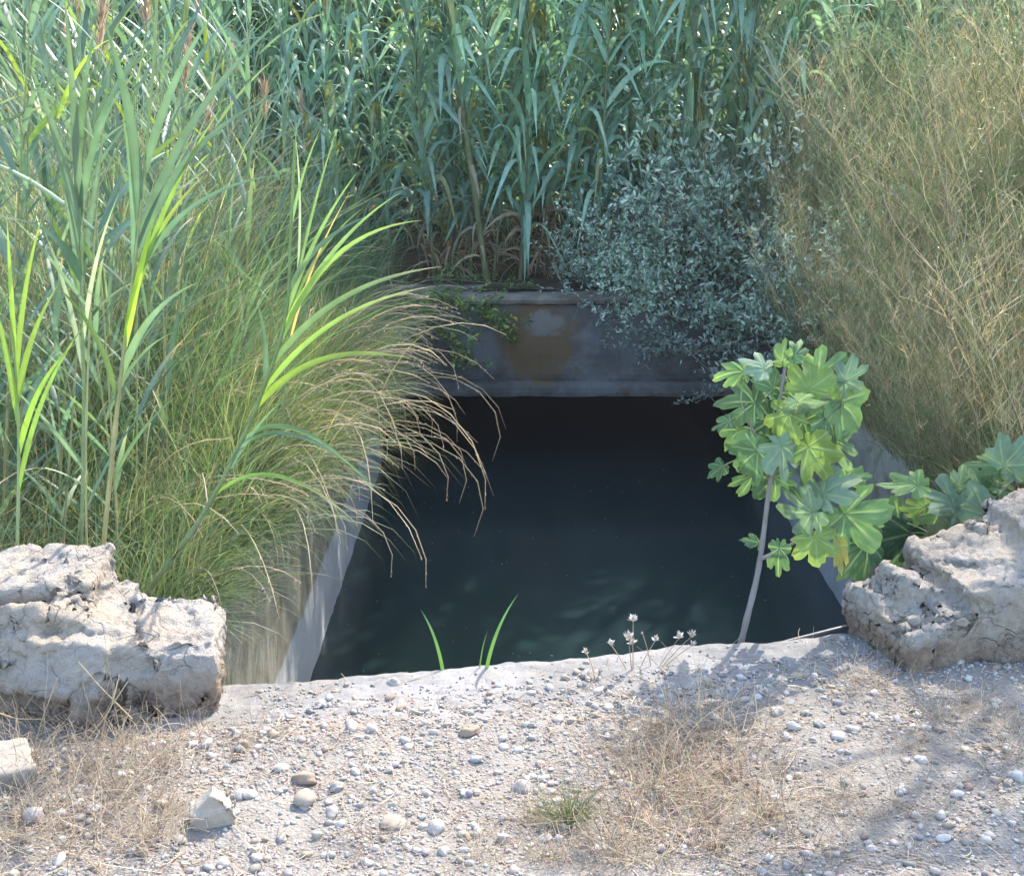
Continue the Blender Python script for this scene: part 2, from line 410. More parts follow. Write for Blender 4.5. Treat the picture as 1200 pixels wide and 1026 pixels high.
# road slab over the near culvert, worn edge
def edge_sh(p): return Vector((p.x, p.y + (p.x-EDGE0.x)*ES + .028*noise.noise(Vector((p.x*3.1, 0, 4))) + .016*noise.noise(Vector((p.x*14, p.z*9, 7))), p.z))
sl = rough_box(-3.0, 3.4, EDGE0.y-.42, EDGE0.y+.01, -.28, 0.0, 'concrete_edge', M_edge, step=.014, amp=.006, f=18, shear=edge_sh, bev=.01)
tag(sl, 'worn pale concrete edge of the roadside above the water', 'concrete edge')
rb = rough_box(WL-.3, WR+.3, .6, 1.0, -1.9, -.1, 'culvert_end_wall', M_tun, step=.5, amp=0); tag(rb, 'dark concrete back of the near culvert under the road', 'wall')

# ---- headwall
hwt = empty('culvert_headwall', ((WL+WR)/2, HW, WATER))
tag(hwt, 'dark stained concrete culvert headwall over the black opening', 'headwall')
HB, HT = -.70, .055
def kid(o, root):
    o.parent = root; o.matrix_parent_inverse = Matrix.Translation(root.location).inverted(); return o
kid(rough_box(WL-.9, WR+1.1, HW+.02, HW+.32, HB+.11, HT-.07, 'wall', M_head, step=.05, amp=.012), hwt)
kid(rough_box(WL-.9, WR+1.1, HW-.05, HW+.34, HB, HB+.115, 'lintel', M_head, step=.04, amp=.008), hwt)
kid(rough_box(WL-.95, WR+1.15, HW-.015, HW+.50, HT-.072, HT, 'coping', concrete_mat('coping_concrete', (.30, .27, .23), (.15, .13, .105), (.24, .18, .13)), step=.04, amp=.012), hwt)
for a, b in ((WL-.9, WL-.02), (WR+.02, WR+1.1)):
    kid(rough_box(a, b, HW+.02, HW+.32, -1.9, HB+.01, 'jamb', M_head, step=.07, amp=.01), hwt)
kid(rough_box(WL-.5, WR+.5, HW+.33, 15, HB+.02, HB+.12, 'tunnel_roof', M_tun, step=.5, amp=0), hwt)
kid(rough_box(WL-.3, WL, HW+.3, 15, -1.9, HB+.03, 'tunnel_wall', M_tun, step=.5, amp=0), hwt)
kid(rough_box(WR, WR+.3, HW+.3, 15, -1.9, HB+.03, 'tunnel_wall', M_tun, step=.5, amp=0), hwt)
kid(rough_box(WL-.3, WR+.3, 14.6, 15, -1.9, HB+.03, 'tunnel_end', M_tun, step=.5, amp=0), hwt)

# ================================================================== ROCKS
def rock(name, boxes, mat, voxel=.012, seed=0, amp=.03, parent=None):
    bm = bmesh.new()
    for (c, s, rot) in boxes:
        r = bmesh.ops.create_cube(bm, size=1.0)
        Mx = Matrix.Translation(c) @ Matrix.Rotation(rot[2], 4, 'Z') @ Matrix.Rotation(rot[1], 4, 'Y') @ Matrix.Rotation(rot[0], 4, 'X') @ Matrix.Diagonal((*s, 1))
        bmesh.ops.transform(bm, matrix=Mx, verts=r['verts'])
    me = bpy.data.meshes.new(name); bm.to_mesh(me); bm.free()
    o = bpy.data.objects.new(name, me); sc.collection.objects.link(o)
    md = o.modifiers.new('r', 'REMESH'); md.mode = 'VOXEL'; md.voxel_size = voxel; md.use_smooth_shade = True
    md2 = o.modifiers.new('s', 'SMOOTH'); md2.iterations = 9; md2.factor = .6
    dg = bpy.context.evaluated_depsgraph_get()
    me2 = bpy.data.meshes.new_from_object(o.evaluated_get(dg)); o.modifiers.clear(); o.data = me2
    off = Vector((seed*3.1, seed*1.7, seed))
    for v in me2.vertices:
        p = v.co + off
        fr = noise.voronoi(p*7.5 + V((noise.noise(p*6), noise.noise(p*6+V((5, 0, 0))), 0))*.5)[0]
        q = p*6 + V((noise.noise(p*9), noise.noise(p*9+V((9, 0, 0))), noise.noise(p*9+V((0, 9, 0)))))*.35
        fr3 = noise.voronoi(q); fr3 = (fr3[0], [c/6 for c in fr3[1]])
        c0 = fr3[1][0]
        k = math.sin(c0.x*91.7+c0.y*37.3)*.5, math.sin(c0.y*71.1+c0.z*53.9)*.5, math.sin(c0.z*63.7+c0.x*29.1)*.5
        fac = (q/6-c0).dot(V(k)) + .12*k[0]
        d = noise.fractal(p*4, .9, 2.0, 3)*amp*.8 + fac*amp*3.6 + (fr[0]-.35)*amp*.35
        d += noise.fractal(p*24, .6, 2.1, 5)*amp*.30 - max(0, noise.noise(p*31)-.3)*amp*.5
        f4 = noise.voronoi(p*21 + V((noise.noise(p*17), noise.noise(p*17+V((3, 0, 0))), 0))*.4)[0]
        d += (f4[0]-.3)*amp*.42*(noise.noise(p*4+V((0, 0, 9)))+.7)
        if fr[1]-fr[0] < .05: d -= amp*.16
        v.co = v.co + v.normal*d
    me2.materials.clear(); me2.materials.append(mat); me2.name = name
    for p in me2.polygons: p.use_smooth = True
    return o
V = Vector
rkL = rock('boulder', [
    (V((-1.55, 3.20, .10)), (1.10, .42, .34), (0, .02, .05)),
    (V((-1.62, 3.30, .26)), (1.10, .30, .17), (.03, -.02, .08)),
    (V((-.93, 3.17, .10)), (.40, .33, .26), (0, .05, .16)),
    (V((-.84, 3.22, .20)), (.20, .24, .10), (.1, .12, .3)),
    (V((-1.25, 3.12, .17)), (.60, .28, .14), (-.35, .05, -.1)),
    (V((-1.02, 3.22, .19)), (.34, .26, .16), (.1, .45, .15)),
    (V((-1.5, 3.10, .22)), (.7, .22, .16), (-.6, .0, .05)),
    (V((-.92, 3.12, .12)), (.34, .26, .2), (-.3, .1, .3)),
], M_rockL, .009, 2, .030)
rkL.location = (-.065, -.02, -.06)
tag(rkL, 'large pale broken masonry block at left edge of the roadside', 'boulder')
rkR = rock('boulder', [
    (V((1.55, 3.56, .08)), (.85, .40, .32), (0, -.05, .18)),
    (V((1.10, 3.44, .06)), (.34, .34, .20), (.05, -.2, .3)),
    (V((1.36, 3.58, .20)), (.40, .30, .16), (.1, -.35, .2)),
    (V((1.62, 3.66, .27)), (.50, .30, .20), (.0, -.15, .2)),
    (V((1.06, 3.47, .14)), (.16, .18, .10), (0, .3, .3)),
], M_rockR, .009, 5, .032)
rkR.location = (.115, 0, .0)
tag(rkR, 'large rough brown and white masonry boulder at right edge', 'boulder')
p = atZ(2, 925, .02)
r3 = rock('stone', [(V((p.x-.03, p.y+.04, .035)), (.16, .14, .09), (.1, .1, .5))], M_peb, .006, 8, .010)
at = r3.data.color_attributes.new('Col', 'FLOAT_COLOR', 'POINT'); at.data.foreach_set('color', np.tile([.27, .24, .20, 1], len(r3.data.vertices)).astype(np.float32))
tag(r3, 'flat cream stone cut by the left edge of the photo', 'stone')
p = atZ(248, 968, .012)
r4 = rock('stone', [(V((p.x, p.y+.02, .025)), (.095, .06, .06), (.1, -.1, .2)), (V((p.x+.002, p.y+.02, .055)), (.055, .045, .055), (.1, .78, .2))], M_peb, .004, 4, .009)
at = r4.data.color_attributes.new('Col', 'FLOAT_COLOR', 'POINT'); at.data.foreach_set('color', np.tile([.36, .32, .26, 1], len(r4.data.vertices)).astype(np.float32))
tag(r4, 'pointed beige triangular stone standing in the gravel', 'stone')

# pebbles
def ico(sub):
    bm = bmesh.new(); bmesh.ops.create_icosphere(bm, subdivisions=sub, radius=1.0)
    v = np.array([x.co[:] for x in bm.verts]); bm.verts.ensure_lookup_table()
    t = np.array([[x.index for x in f.verts] for f in bm.faces]); bm.free(); return v, t
ICO1, ICO2, ICO3 = ico(1), ico(2), ico(3)
def pebbles(mb, P, size, col, tpl, sink=.34):
    v, t = tpl; N = len(P)
    sc3 = np.stack([U(.75, 1.2, N), U(.6, 1.0, N), U(.4, .75, N)], -1)*size[:, None]
    k = rng.normal(0, 2.2, (N, 3)); ph = U(0, 6, N)
    k2 = rng.normal(0, 4.0, (N, 3))
    lump = 1 + .19*np.sin(np.einsum('vj,nj->nv', v, k)+ph[:, None]) + .10*np.sin(np.einsum('vj,nj->nv', v, k2)+ph[:, None])
    W = v[None]*lump[..., None]*sc3[:, None, :]
    a = U(0, 6.28, N); tl = rng.normal(0, .3, N)
    ct, st = np.cos(tl)[:, None], np.sin(tl)[:, None]
    y2 = W[..., 1]*ct - W[..., 2]*st; z2 = W[..., 1]*st + W[..., 2]*ct
    ca, sa = np.cos(a)[:, None], np.sin(a)[:, None]
    W = np.stack([W[..., 0]*ca - y2*sa, W[..., 0]*sa + y2*ca, z2], -1)
    W += P[:, None, :]; W[..., 2] += (size*.55*(1-sink*2))[:, None]
    T = (t[None]+(np.arange(N)*len(v))[:, None, None]).reshape(-1, 3)
    mb.add(W.reshape(-1, 3), None, T, np.repeat(col, len(v), 0))
PEB = [tuple(c_*.82 for c_ in q_) for q_ in [(.45, .41, .36), (.37, .345, .31), (.52, .48, .43), (.31, .285, .26), (.40, .33, .25), (.34, .325, .31), (.42, .375, .32), (.34, .26, .19), (.56, .53, .49)]]
def scatter(N, x0=-1.7, x1=1.7, y0=1.9, y1=3.55):
    x = U(x0, x1, N*2); y = U(y0, y1, N*2); e = edge_y(x)
    ok = (y < e-.02)
    # fewer on the bare edge strip
    pr = np.where(y > e-.13, .12+.5*(vnoise(x*5, y*9, 15) > .3), np.where(y > e-.22, .75, 1.0))*(.35+.65*(vnoise(x*4, y*4, 77) > -.35))
    ok &= U(0, 1, N*2) < pr
    x, y, e = x[ok][:N], y[ok][:N], e[ok][:N]
    z = np.maximum(ground_z(x, y), np.where(y > e-.38, 0.0, -9))
    return np.stack([x, y, z], -1)
mb = MB()
P = scatter(26000); s = .0022+.0045*U(0, 1, len(P))**2.5; pebbles(mb, P, s, pick(PEB, len(P), .2), ICO1)
P = scatter(4200); s = .004+.011*U(0, 1, len(P))**3.5; pebbles(mb, P, s, pick(PEB, len(P), .2), ICO2)
tag(mb.build('gravel', M_peb, smooth=False), 'pale loose gravel and grit covering the roadside', 'gravel', kind='stuff')

# countable stones
marks = [(357,918,17,7),(357,942,14,4),(190,952,10,4),(462,968,13,4),(512,973,11,0),(390,955,9,1),(610,921,11,3),(550,856,10,7),(612,920,12,1),(40,965,13,2),
         (70,1018,10,8),(168,1005,9,7),(155,1004,7,5),(280,937,8,5),(292,935,9,1),(395,927,9,0),(240,880,10,2),(225,878,8,0),(375,822,6,2),(413,856,9,0),
         (435,858,9,2),(560,975,9,0),(470,825,8,4),(462,797,8,6),(700,808,8,2),(930,855,8,8),(1078,895,9,8),(960,853,8,1),(980,866,9,8),(1055,930,7,8),
         (1105,988,8,8),(1102,964,8,8),(1190,920,9,8),(1120,938,7,8),(1052,946,9,4),(1180,888,6,1),(1075,843,6,2),(922,868,7,2),(935,790,9,4),(910,835,9,0),
         (1018,990,6,2),(1022,995,6,8),(1065,992,6,8),(1154,992,7,8),(1000,860,7,2),(300,1000,7,4),(330,985,8,6),(430,1010,8,1),(520,1000,7,8),(590,985,8,2),
         (260,1012,9,0),(210,990,7,3),(110,955,8,2),(95,930,8,8),(330,905,8,0),(455,905,7,1),(500,930,7,6),(545,930,7,2),(640,985,7,0),(700,990,8,6)]
for i, (px, py, r, ci) in enumerate(marks):
    p = atZ(px, py, .008); D = Vector(p-cam.location).length; s = np.array([r/FPX*D*1.0])
    mb = MB(); z = float(ground_z(p.x, p.y)); ey = float(edge_y(p.x))
    if p.y > ey-.38: z = max(z, 0.0)
    pebbles(mb, np.array([[0, 0, 0.0]]), s, np.array([PEB[ci]])*(1.0 if ci != 7 else 1.0), ICO3, .34)
    o = mb.build('pebble', M_peb); o.location = (p.x, p.y, z)
    cn = {0: 'cream', 1: 'grey', 2: 'pale cream', 3: 'dark grey', 4: 'ochre', 5: 'blue-grey', 6: 'beige', 7: 'brown', 8: 'white'}[ci]
    where = 'in the sunlit gravel at the left' if px < 420 else ('in the gravel at the middle' if px < 800 else 'in the shaded gravel at the right')
    tag(o, f'{"larger" if r > 9 else "small"} {cn} pebble {where}', 'pebble', 'pebbles lying on the roadside gravel')

# ================================================================== GIANT REEDS (behind the headwall)
GR_LEAF = [(.21, .33, .25), (.25, .38, .28), (.17, .28, .21), (.28, .41, .28)]
def make_giant_reed(H=4.6, lean=.05, lowgreen=.55, thick=.016, name='giant_reed', dead=True):
    root = empty(name); kids = []
    S = 24; s = np.linspace(0, 1, S+1); la = U(0, 6.28)
    path = np.stack([np.cos(la)*lean*H*s**2, np.sin(la)*lean*H*s**2, H*s], -1)
    # stem with swollen nodes
    s2 = np.repeat(np.linspace(0, 1, 19), 3)[1:-1]; s2 = s2+np.tile([-.0022, 0, .0022], 19)[1:-1]; s2 = np.clip(s2, 0, 1)
    sp = np.stack([np.cos(la)*lean*H*s2**2, np.sin(la)*lean*H*s2**2, H*s2], -1)
    rad = thick*(1-.62*s2); rad[1::3] *= 1.16
    col = grad((.20, .20, .10), (.13, .19, .09), s2)
    m = MB(); m.tubes(sp[None], rad[None], col, 7); kids.append(m.build('stem', M_stem, root))
    n = 54; zs = lowgreen+(.98*H-lowgreen)*np.linspace(0, 1, n)**1.15+U(-.03, .03, n)
    plane = U(0, 6.28)
    az = plane + np.pi*(np.arange(n) % 2) + rng.normal(0, .55, n)
    t = zs/H; base = np.stack([np.cos(la)*lean*H*t**2, np.sin(la)*lean*H*t**2, zs], -1)
    Ln = U(.6, .98, n)*(1-.2*t)
    m = MB(); c0 = pick(GR_LEAF, n, .2)
    yel = U(0, 1, n) < .08; c0[yel] = np.array([.24, .24, .09])
    h_ = U(0, 1, n) < .72; lw = U(.048, .074, n); ti, be, tw_ = U(.25, .7, n), U(1.9, 2.5, n), rng.normal(0, .5, n)
    grass(m, base[h_], az[h_], Ln[h_], lw[h_], ti[h_]*.7, be[h_]*1.02, c0[h_], c0[h_]*1.15, S=11, pw=-1, tw=tw_[h_], fold=.12, prof='leaf')
    h_ = ~h_
    grass(m, base[h_], az[h_], Ln[h_]*1.1, lw[h_], ti[h_], be[h_]*.75, c0[h_], c0[h_]*1.15, S=8, pw=2.4, tw=tw_[h_], fold=.12, prof='leaf')
    kids.append(m.build('foliage', M_reed, root))
    if dead:
        n = 13; zs = U(.10, lowgreen+.25, n); m = MB()
        az = U(0, 6.28, n); base = np.stack([np.zeros(n), np.zeros(n), zs], -1)
        c = pick([(.38, .29, .19), (.46, .36, .25), (.26, .19, .12)], n)
        grass(m, base, az, U(.25, .5, n), U(.02, .042, n), U(.3, .8, n), U(2.0, 2.6, n), c, c, S=6, pw=.45, tw=U(-1, 1, n), fold=.3, prof='leaf')
        kids.append(m.build('dead_leaves', M_dry, root))
    KIDS[root.name] = kids; return root
GP = [make_giant_reed(U(3.9, 4.4), U(.02, .09), U(.30, .75), U(.012, .018)) for _ in range(9)]
spots = []
for px in np.linspace(500, 910, 30): spots.append((px+U(-12, 12), U(9.85, 10.3), 'front'))
for x in np.arange(-4.6, 4.8, .30): spots.append((None, U(10.3, 11.0), x+U(-.12, .12)))
for x in np.arange(-5.2, 5.8, .28): spots.append((None, U(11.0, 12.2), x+U(-.12, .12)))
for x in np.arange(-5.6, 6.4, .28): spots.append((None, U(12.2, 13.4), x+U(-.12, .12)))
used = set(); tall = len(spots)
for i, (px, y, k) in enumerate(spots):
    if px is not None: x = atY(px, 335, y).x
    else: x = k
    g_ = GP[i % len(GP)]
    o = g_ if g_.name not in used else copy_tree(g_)
    used.add(g_.name)
    o.location = (x, y, float(ground_z(x, y))-.03); o.rotation_mode = 'XYZ'; o.rotation_euler = (rng.normal(.05 if px is not None else .02, .04), rng.normal(0, .05), 0); o.rotation_euler = (Matrix.Rotation(o.rotation_euler[0], 3, 'X') @ Matrix.Rotation(o.rotation_euler[1], 3, 'Y') @ Matrix.Rotation(U(0, 6.28), 3, 'Z')).to_euler(); s_ = U(1.0, 1.15) if i >= tall else (U(.76, .9) if (x < 1.2 or x > 3.7) else U(.88, 1.02)); o.scale = (s_, s_, s_*U(.96, 1.04))
    if px is not None: lb = 'giant reed cane with broad drooping leaves in front row behind the headwall'
    elif x < -1.0: lb = 'giant reed cane in the stand behind the left bank grasses'
    elif x > 1.9: lb = 'giant reed cane at the right behind the dry wispy plants'
    else: lb = 'giant reed cane with blue-green leaves deep in the stand behind the headwall'
    tag(o, lb, 'reed', 'giant reeds behind the culvert headwall')
# unseen canes added for shade; then the bare yellow-green cane that stands out
for i in range(26):
    x, y = U(2.7, 3.6), U(4.3, 5.6)
    if i > 14: x, y = U(3.5, 4.6), U(5.6, 6.8)
    o = copy_tree(GP[i % len(GP)]); o.location = (x, y, -.03); o.rotation_euler = (rng.normal(0, .05), rng.normal(0, .05), U(0, 6.28)); s_ = U(.85, 1.15); o.scale = (s_, s_, s_)
    tag(o, 'giant reed cane added out of view to shade the right gravel', 'reed', 'unseen giant reeds added for shade on the right verge')
o = make_giant_reed(3.4, .02, 1.05, .024); a = atY(571, 318, 9.75); b = atY(540, 95, 9.9)
o.location = (a.x, a.y, .05); dv = (b-a).normalized(); o.rotation_euler = (0, math.atan2(dv.x, dv.z), 0)
tag(o, 'thick bare yellow-green cane standing foremost behind the headwall', 'reed', 'giant reeds behind the culvert headwall')
# far thicket: one mass
mb = MB(); n = 52000
x = U(-9, 10, n); y = U(13.3, 18.5, n); z = U(0, 4.0, n)
c = pick(GR_LEAF, n, .25)
grass(mb, np.stack([x, y, z], -1), U(0, 6.28, n), U(.4, .7, n), U(.04, .06, n), U(.3, .9, n), U(.8, 2.0, n), c, c, S=4, prof='leaf', tw=rng.normal(0, .6, n))
n = 500; x = U(-9, 10, n); y = U(13.3, 16.5, n)
pos, sd_, s = curve_blades(np.stack([x, y, x*0], -1), U(0, 6.28, n), U(3, 3.7, n), U(0, .06, n), U(0, .1, n), 4)
mb.tubes(pos, np.full(pos.shape[:2], .014), np.broadcast_to(np.array([.15, .17, .08]), pos.shape), 4)
tag(mb.build('reed_thicket', M_reed), 'far mass of reeds filling the background', 'reeds', kind='stuff')

# ================================================================== LEFT BANK
# fine meadow grass over both banks: nobody could count it
GRS = [(.125, .225, .10), (.11, .205, .10), (.155, .25, .11), (.22, .255, .14), (.12, .215, .135)]
TAN = [(.42, .34, .22), (.50, .42, .29), (.34, .27, .17), (.38, .33, .22)]
def bank_grass(mb, n, x0, x1, y0, y1, l0, l1, wd, cols, dirx=0.0, tips=None):
    x = U(x0, x1, n); y = U(y0, y1, n)
    keep = vnoise(x*2.3, y*2.3, 55) > U(-1.3, .6, n); x, y = x[keep], y[keep]; n = len(x)
    z = ground_z(x, y)
    az = U(0, 6.28, n); dx = np.cos(az)+dirx; az = np.arctan2(np.sin(az), dx)
    c = pick(cols, n, .22); tp = c if tips is None else pick(tips, n, .2)
    L = U(l0, l1, n)*(.75+.4*vnoise(x*1.3, y*1.3, 66))
    grass(mb, np.stack([x, y, z], -1), az, L, U(.6, 1.3, n)*wd, U(.02, .4, n), U(.2, 1.5, n), c*.9, tp, S=6, tw=U(-1.4, 1.4, n), k=2.5)
mb = MB()
bank_grass(mb, 19000, -3.6, -1.08, 3.5, 9.3, .45, 1.2, .0055, GRS, .5)
bank_grass(mb, 5000, -2.3, -1.05, 3.45, 6.0, .35, .85, .0045, GRS, .5, TAN)
bank_grass(mb, 6000, -5.0, -1.4, 8.0, 10.2, .4, 1.0, .007, GRS, 0)
bank_grass(mb, 4500, -3.4, -1.1, 3.6, 9.3, .6, 1.3, .0035, TAN, .3)
bank_grass(mb, 9000, -3.6, -1.2, 4.6, 9.6, .9, 1.75, .007, GRS, .2)
bank_grass(mb, 1800, -2.8, -1.5, 4.8, 8.5, 1.3, 2.2, .0045, TAN, .1)
bank_grass(mb, 2200, -1.35, -1.05, 8.0, 9.6, .4, 1.0, .006, GRS, .8)
bank_grass(mb, 11000, 1.98, 5.0, 4.4, 9.4, .3, .85, .0055, [(.14, .22, .10), (.17, .24, .10), (.12, .20, .12)], -.1)
bank_grass(mb, 9000, 1.90, 2.4, 4.2, 9.2, .3, .65, .005, [(.14, .19, .10), (.34, .30, .18), (.28, .26, .15)], -2.0)
bank_grass(mb, 2500, 1.98, 5.0, 4.4, 9.4, .4, .9, .004, TAN, -.3)
tag(mb.build('grass', M_grass), 'tangled green and straw grass covering both banks', 'grass', kind='stuff')

# arching tussocks that hang over the left wall
def make_tussock(nb=420, ns=26, L=.85, over=1.0):
    root = empty('grass_tussock'); kids = []
    r = np.abs(rng.normal(0, .09, nb)); a = U(0, 6.28, nb)
    base = np.stack([r*np.cos(a), r*np.sin(a), 0*r], -1)
    az = rng.normal(0, 1.35, nb)               # leans along +X
    m = MB(); c = pick(GRS, nb, .2)
    grass(m, base, az, U(.45, 1.0, nb)*L, U(.003, .0065, nb), U(.0, .8, nb), U(.3, 2.1, nb)*over, c, pick([(.22, .24, .09), (.14, .2, .06), (.38, .33, .17)], nb), S=7, tw=U(-.9, .9, nb), k=2.5)
    kids.append(m.build('foliage', M_grass, root))
    m = MB(); r = np.abs(rng.normal(0, .07, ns)); a = U(0, 6.28, ns); base = np.stack([r*np.cos(a), r*np.sin(a), 0*r], -1)
    az = rng.normal(0, .6, ns)
    pos, side, s = curve_blades(base, az, U(.6, 1.35, ns)*L, U(.1, .75, ns), U(1.2, 2.5, ns)*over, 11, 1.9, azbend=rng.normal(0, .25, ns))
    rad = np.full((ns, 12), .0013); rad[:, 8:] = .0022; rad[:, 11] = .0008
    col = grad(np.array([.24, .27, .12]), pick([(.50, .42, .31), (.42, .36, .28), (.56, .48, .36)], ns), s, 1.2)
    m.tubes(pos, rad, col, 4)
    # spikelets along the last third
    for k in range(7, 12):
        nn = 4
        for j in range(nn):
            p = pos[:, k-1]+(pos[:, k]-pos[:, k-1])*((j+.5)/nn); d = pos[:, k]-pos[:, k-1]
            azz = np.arctan2(d[:, 1], d[:, 0])+rng.normal(0, .5, ns); th = np.arccos(np.clip(d[:, 2]/np.linalg.norm(d, axis=1), -1, 1))
            cc = pick([(.52, .45, .34), (.44, .38, .30)], ns)
            grass(m, p, azz, U(.012, .024, ns), .0035, th+rng.normal(0, .25, ns), 0.2, cc, cc, S=2, prof='oval', tw=U(-1, 1, ns))
    kids.append(m.build('seed_stalks', M_dry, root))
    KIDS[root.name] = kids; return root
TP = [make_tussock(620, 4, .8), make_tussock(700, 3, .8), make_tussock(560, 9, .85), make_tussock(550, 3, .75, 1.2), make_tussock(480, 5, .85, .8)]
TQ = [make_tussock(150, 13, 1.05, 1.3), make_tussock(120, 17, 1.15, 1.25)]
used = set()
def place(protos, i, x, y, rz, sc_, z=None, dz=0):
    g_ = protos[i % len(protos)]; o = g_ if g_.name not in used else copy_tree(g_); used.add(g_.name)
    o.location = (x, y, (float(ground_z(x, y)) if z is None else z)+dz); o.rotation_euler = (0, 0, rz); o.scale = (sc_, sc_, sc_); return o
tus = []
for k, y in enumerate(np.linspace(3.75, 8.9, 17)): tus.append((-1.16+U(-.10, .04), y+U(-.1, .1), U(-.35, .1), U(.85, 1.1)*(1.05 if 5.0 < y < 7.5 else .8)))
for k in range(14): tus.append((U(-2.3, -1.4), U(3.8, 8.5), U(-.8, .9), U(.8, 1.1)))
tus += [(-1.12, 6.3, -.3, 1.1), (-1.1, 6.8, -.25, 1.05), (-1.14, 5.8, -.35, 1.1), (-1.12, 5.2, -.4, 1.1), (-1.15, 4.8, -.2, 1.0), (-1.05, 6.6, -.15, 1.1), (-1.05, 7.2, -.1, .9), (-1.05, 7.8, 0, .9), (-1.04, 6.1, -.2, 1.15), (-1.05, 7.5, .1, .9), (-1.0, 8.4, 0, .85), (-1.0, 8.8, 0, .8)]
for i, (x, y, rz, s_) in enumerate(tus):
    o = place(TP, i, x, y, rz, s_)
    tag(o, 'arching grass tussock with pale seed stalks hanging over the left channel wall' if x > -1.35 else 'grass tussock with pale seed stalks standing back on the left bank', 'grass', 'grass tussocks on the left bank')

for i, (x, y, rz, s_) in enumerate([(-1.05, 5.0, -.25, .95), (-1.05, 5.5, -.3, 1.0), (-1.05, 6.0, -.2, 1.0), (-1.02, 6.4, -.3, .8), (-1.05, 5.3, -.1, .85), (-1.05, 4.5, -.3, .8)]):
    o = place(TQ, i, x, y, rz, s_); tag(o, 'sparse long-stalked tussock reaching farthest out over the water', 'grass', 'grass tussocks on the left bank')
# common reeds on the left
CR = [(.12, .19, .135), (.15, .225, .155), (.11, .175, .13), (.17, .25, .13)]
def make_reed(H, lean, laz, nl=11, L0=.42, wl=.026, z0=.35, leafaz=None, bright=0.0, plume=False, stemr=.0042, ang=(.35, .7), bend=(.1, .9), tipc=None):
    root = empty('common_reed'); kids = []
    s2 = np.linspace(0, 1, 28)
    f = lambda t: np.stack([np.cos(laz)*lean*H*t**1.6, np.sin(laz)*lean*H*t**1.6, H*t*(1-.18*lean*t)], -1)
    rad = stemr*(1-.6*s2); rad[::3] *= 1.25
    col = grad((.40, .32, .16), (.20, .27, .10), s2, .7)
    m = MB(); m.tubes(f(s2)[None], rad[None], col, 6); kids.append(m.build('stem', M_stem, root))
    t = np.linspace(z0/H, .98, nl); base = f(t); pl = U(0, 6.28)
    az = (pl if leafaz is None else leafaz) + (np.pi*(np.arange(nl) % 2) if leafaz is None else 0) + rng.normal(0, .45, nl)
    c = pick(CR, nl, .15); y_ = U(0, 1, nl) < bright
    c[y_] = pick([(.24, .34, .06), (.30, .38, .07)], int(y_.sum()))
    tip = c*1.1; tt = U(0, 1, nl) < .3; tip[tt] = np.array(tipc if tipc else (.45, .36, .14))
    m = MB()
    grass(m, base, az, U(.75, 1.15, nl)*L0, U(.8, 1.15, nl)*wl, U(ang[0], ang[1], nl)+lean*.3, U(bend[0], bend[1], nl), c, tip, S=9, tw=rng.normal(0, .5, nl), fold=.12, prof='leaf', k=5)
    # sheaths
    kids.append(m.build('foliage', M_reed, root))
    if plume:
        m = MB(); n = 110; top = f(np.array([1.0]))[0]
        b = top[None]+np.stack([U(-.004, .004, n), U(-.004, .004, n), U(-.02, .16, n)], -1)
        cc = pick([(.38, .29, .23), (.33, .25, .21), (.42, .34, .27)], n)
        grass(m, b, U(0, 6.28, n), U(.04, .10, n), .004, U(.1, .45, n), U(.1, .6, n), cc, cc, S=3, prof='oval', tw=U(-1, 1, n))
        kids.append(m.build('plume', M_dry, root))
    KIDS[root.name] = kids; return root
RP = [make_reed(U(1.7, 2.3), U(.0, .16), U(0, 6.28), 13, U(.36, .5), U(.016, .026), U(.25, .5), bright=.05, plume=(k in (2, 5))) for k in range(8)]
used = set()
rs = []
for k in range(16): rs.append((U(-1.7, -1.15), U(4.6, 6.2)))
for k in range(22): rs.append((U(-2.0, -1.25), U(4.3, 6.2)))
for k in range(22): rs.append((U(-1.9, -1.28), U(3.55, 4.3)))
for k in range(30): rs.append((U(-2.9, -1.3), U(4.3, 6.4)))
for k in range(36): rs.append((U(-3.6, -1.15), U(6.0, 9.5)))
for i, (x, y) in enumerate(rs):
    o = place(RP, i, x, y, U(0, 6.28), U(.8, 1.12), dz=-.03); o.rotation_euler = (rng.normal(0, .07), rng.normal(.04, .08), o.rotation_euler[2])
    tag(o, 'green common reed standing close behind the left boulder' if y < 4.3 else ('common reed in the middle of the left bank' if y < 6 else 'common reed far back on the left bank'), 'reed', 'common reeds on the left bank')

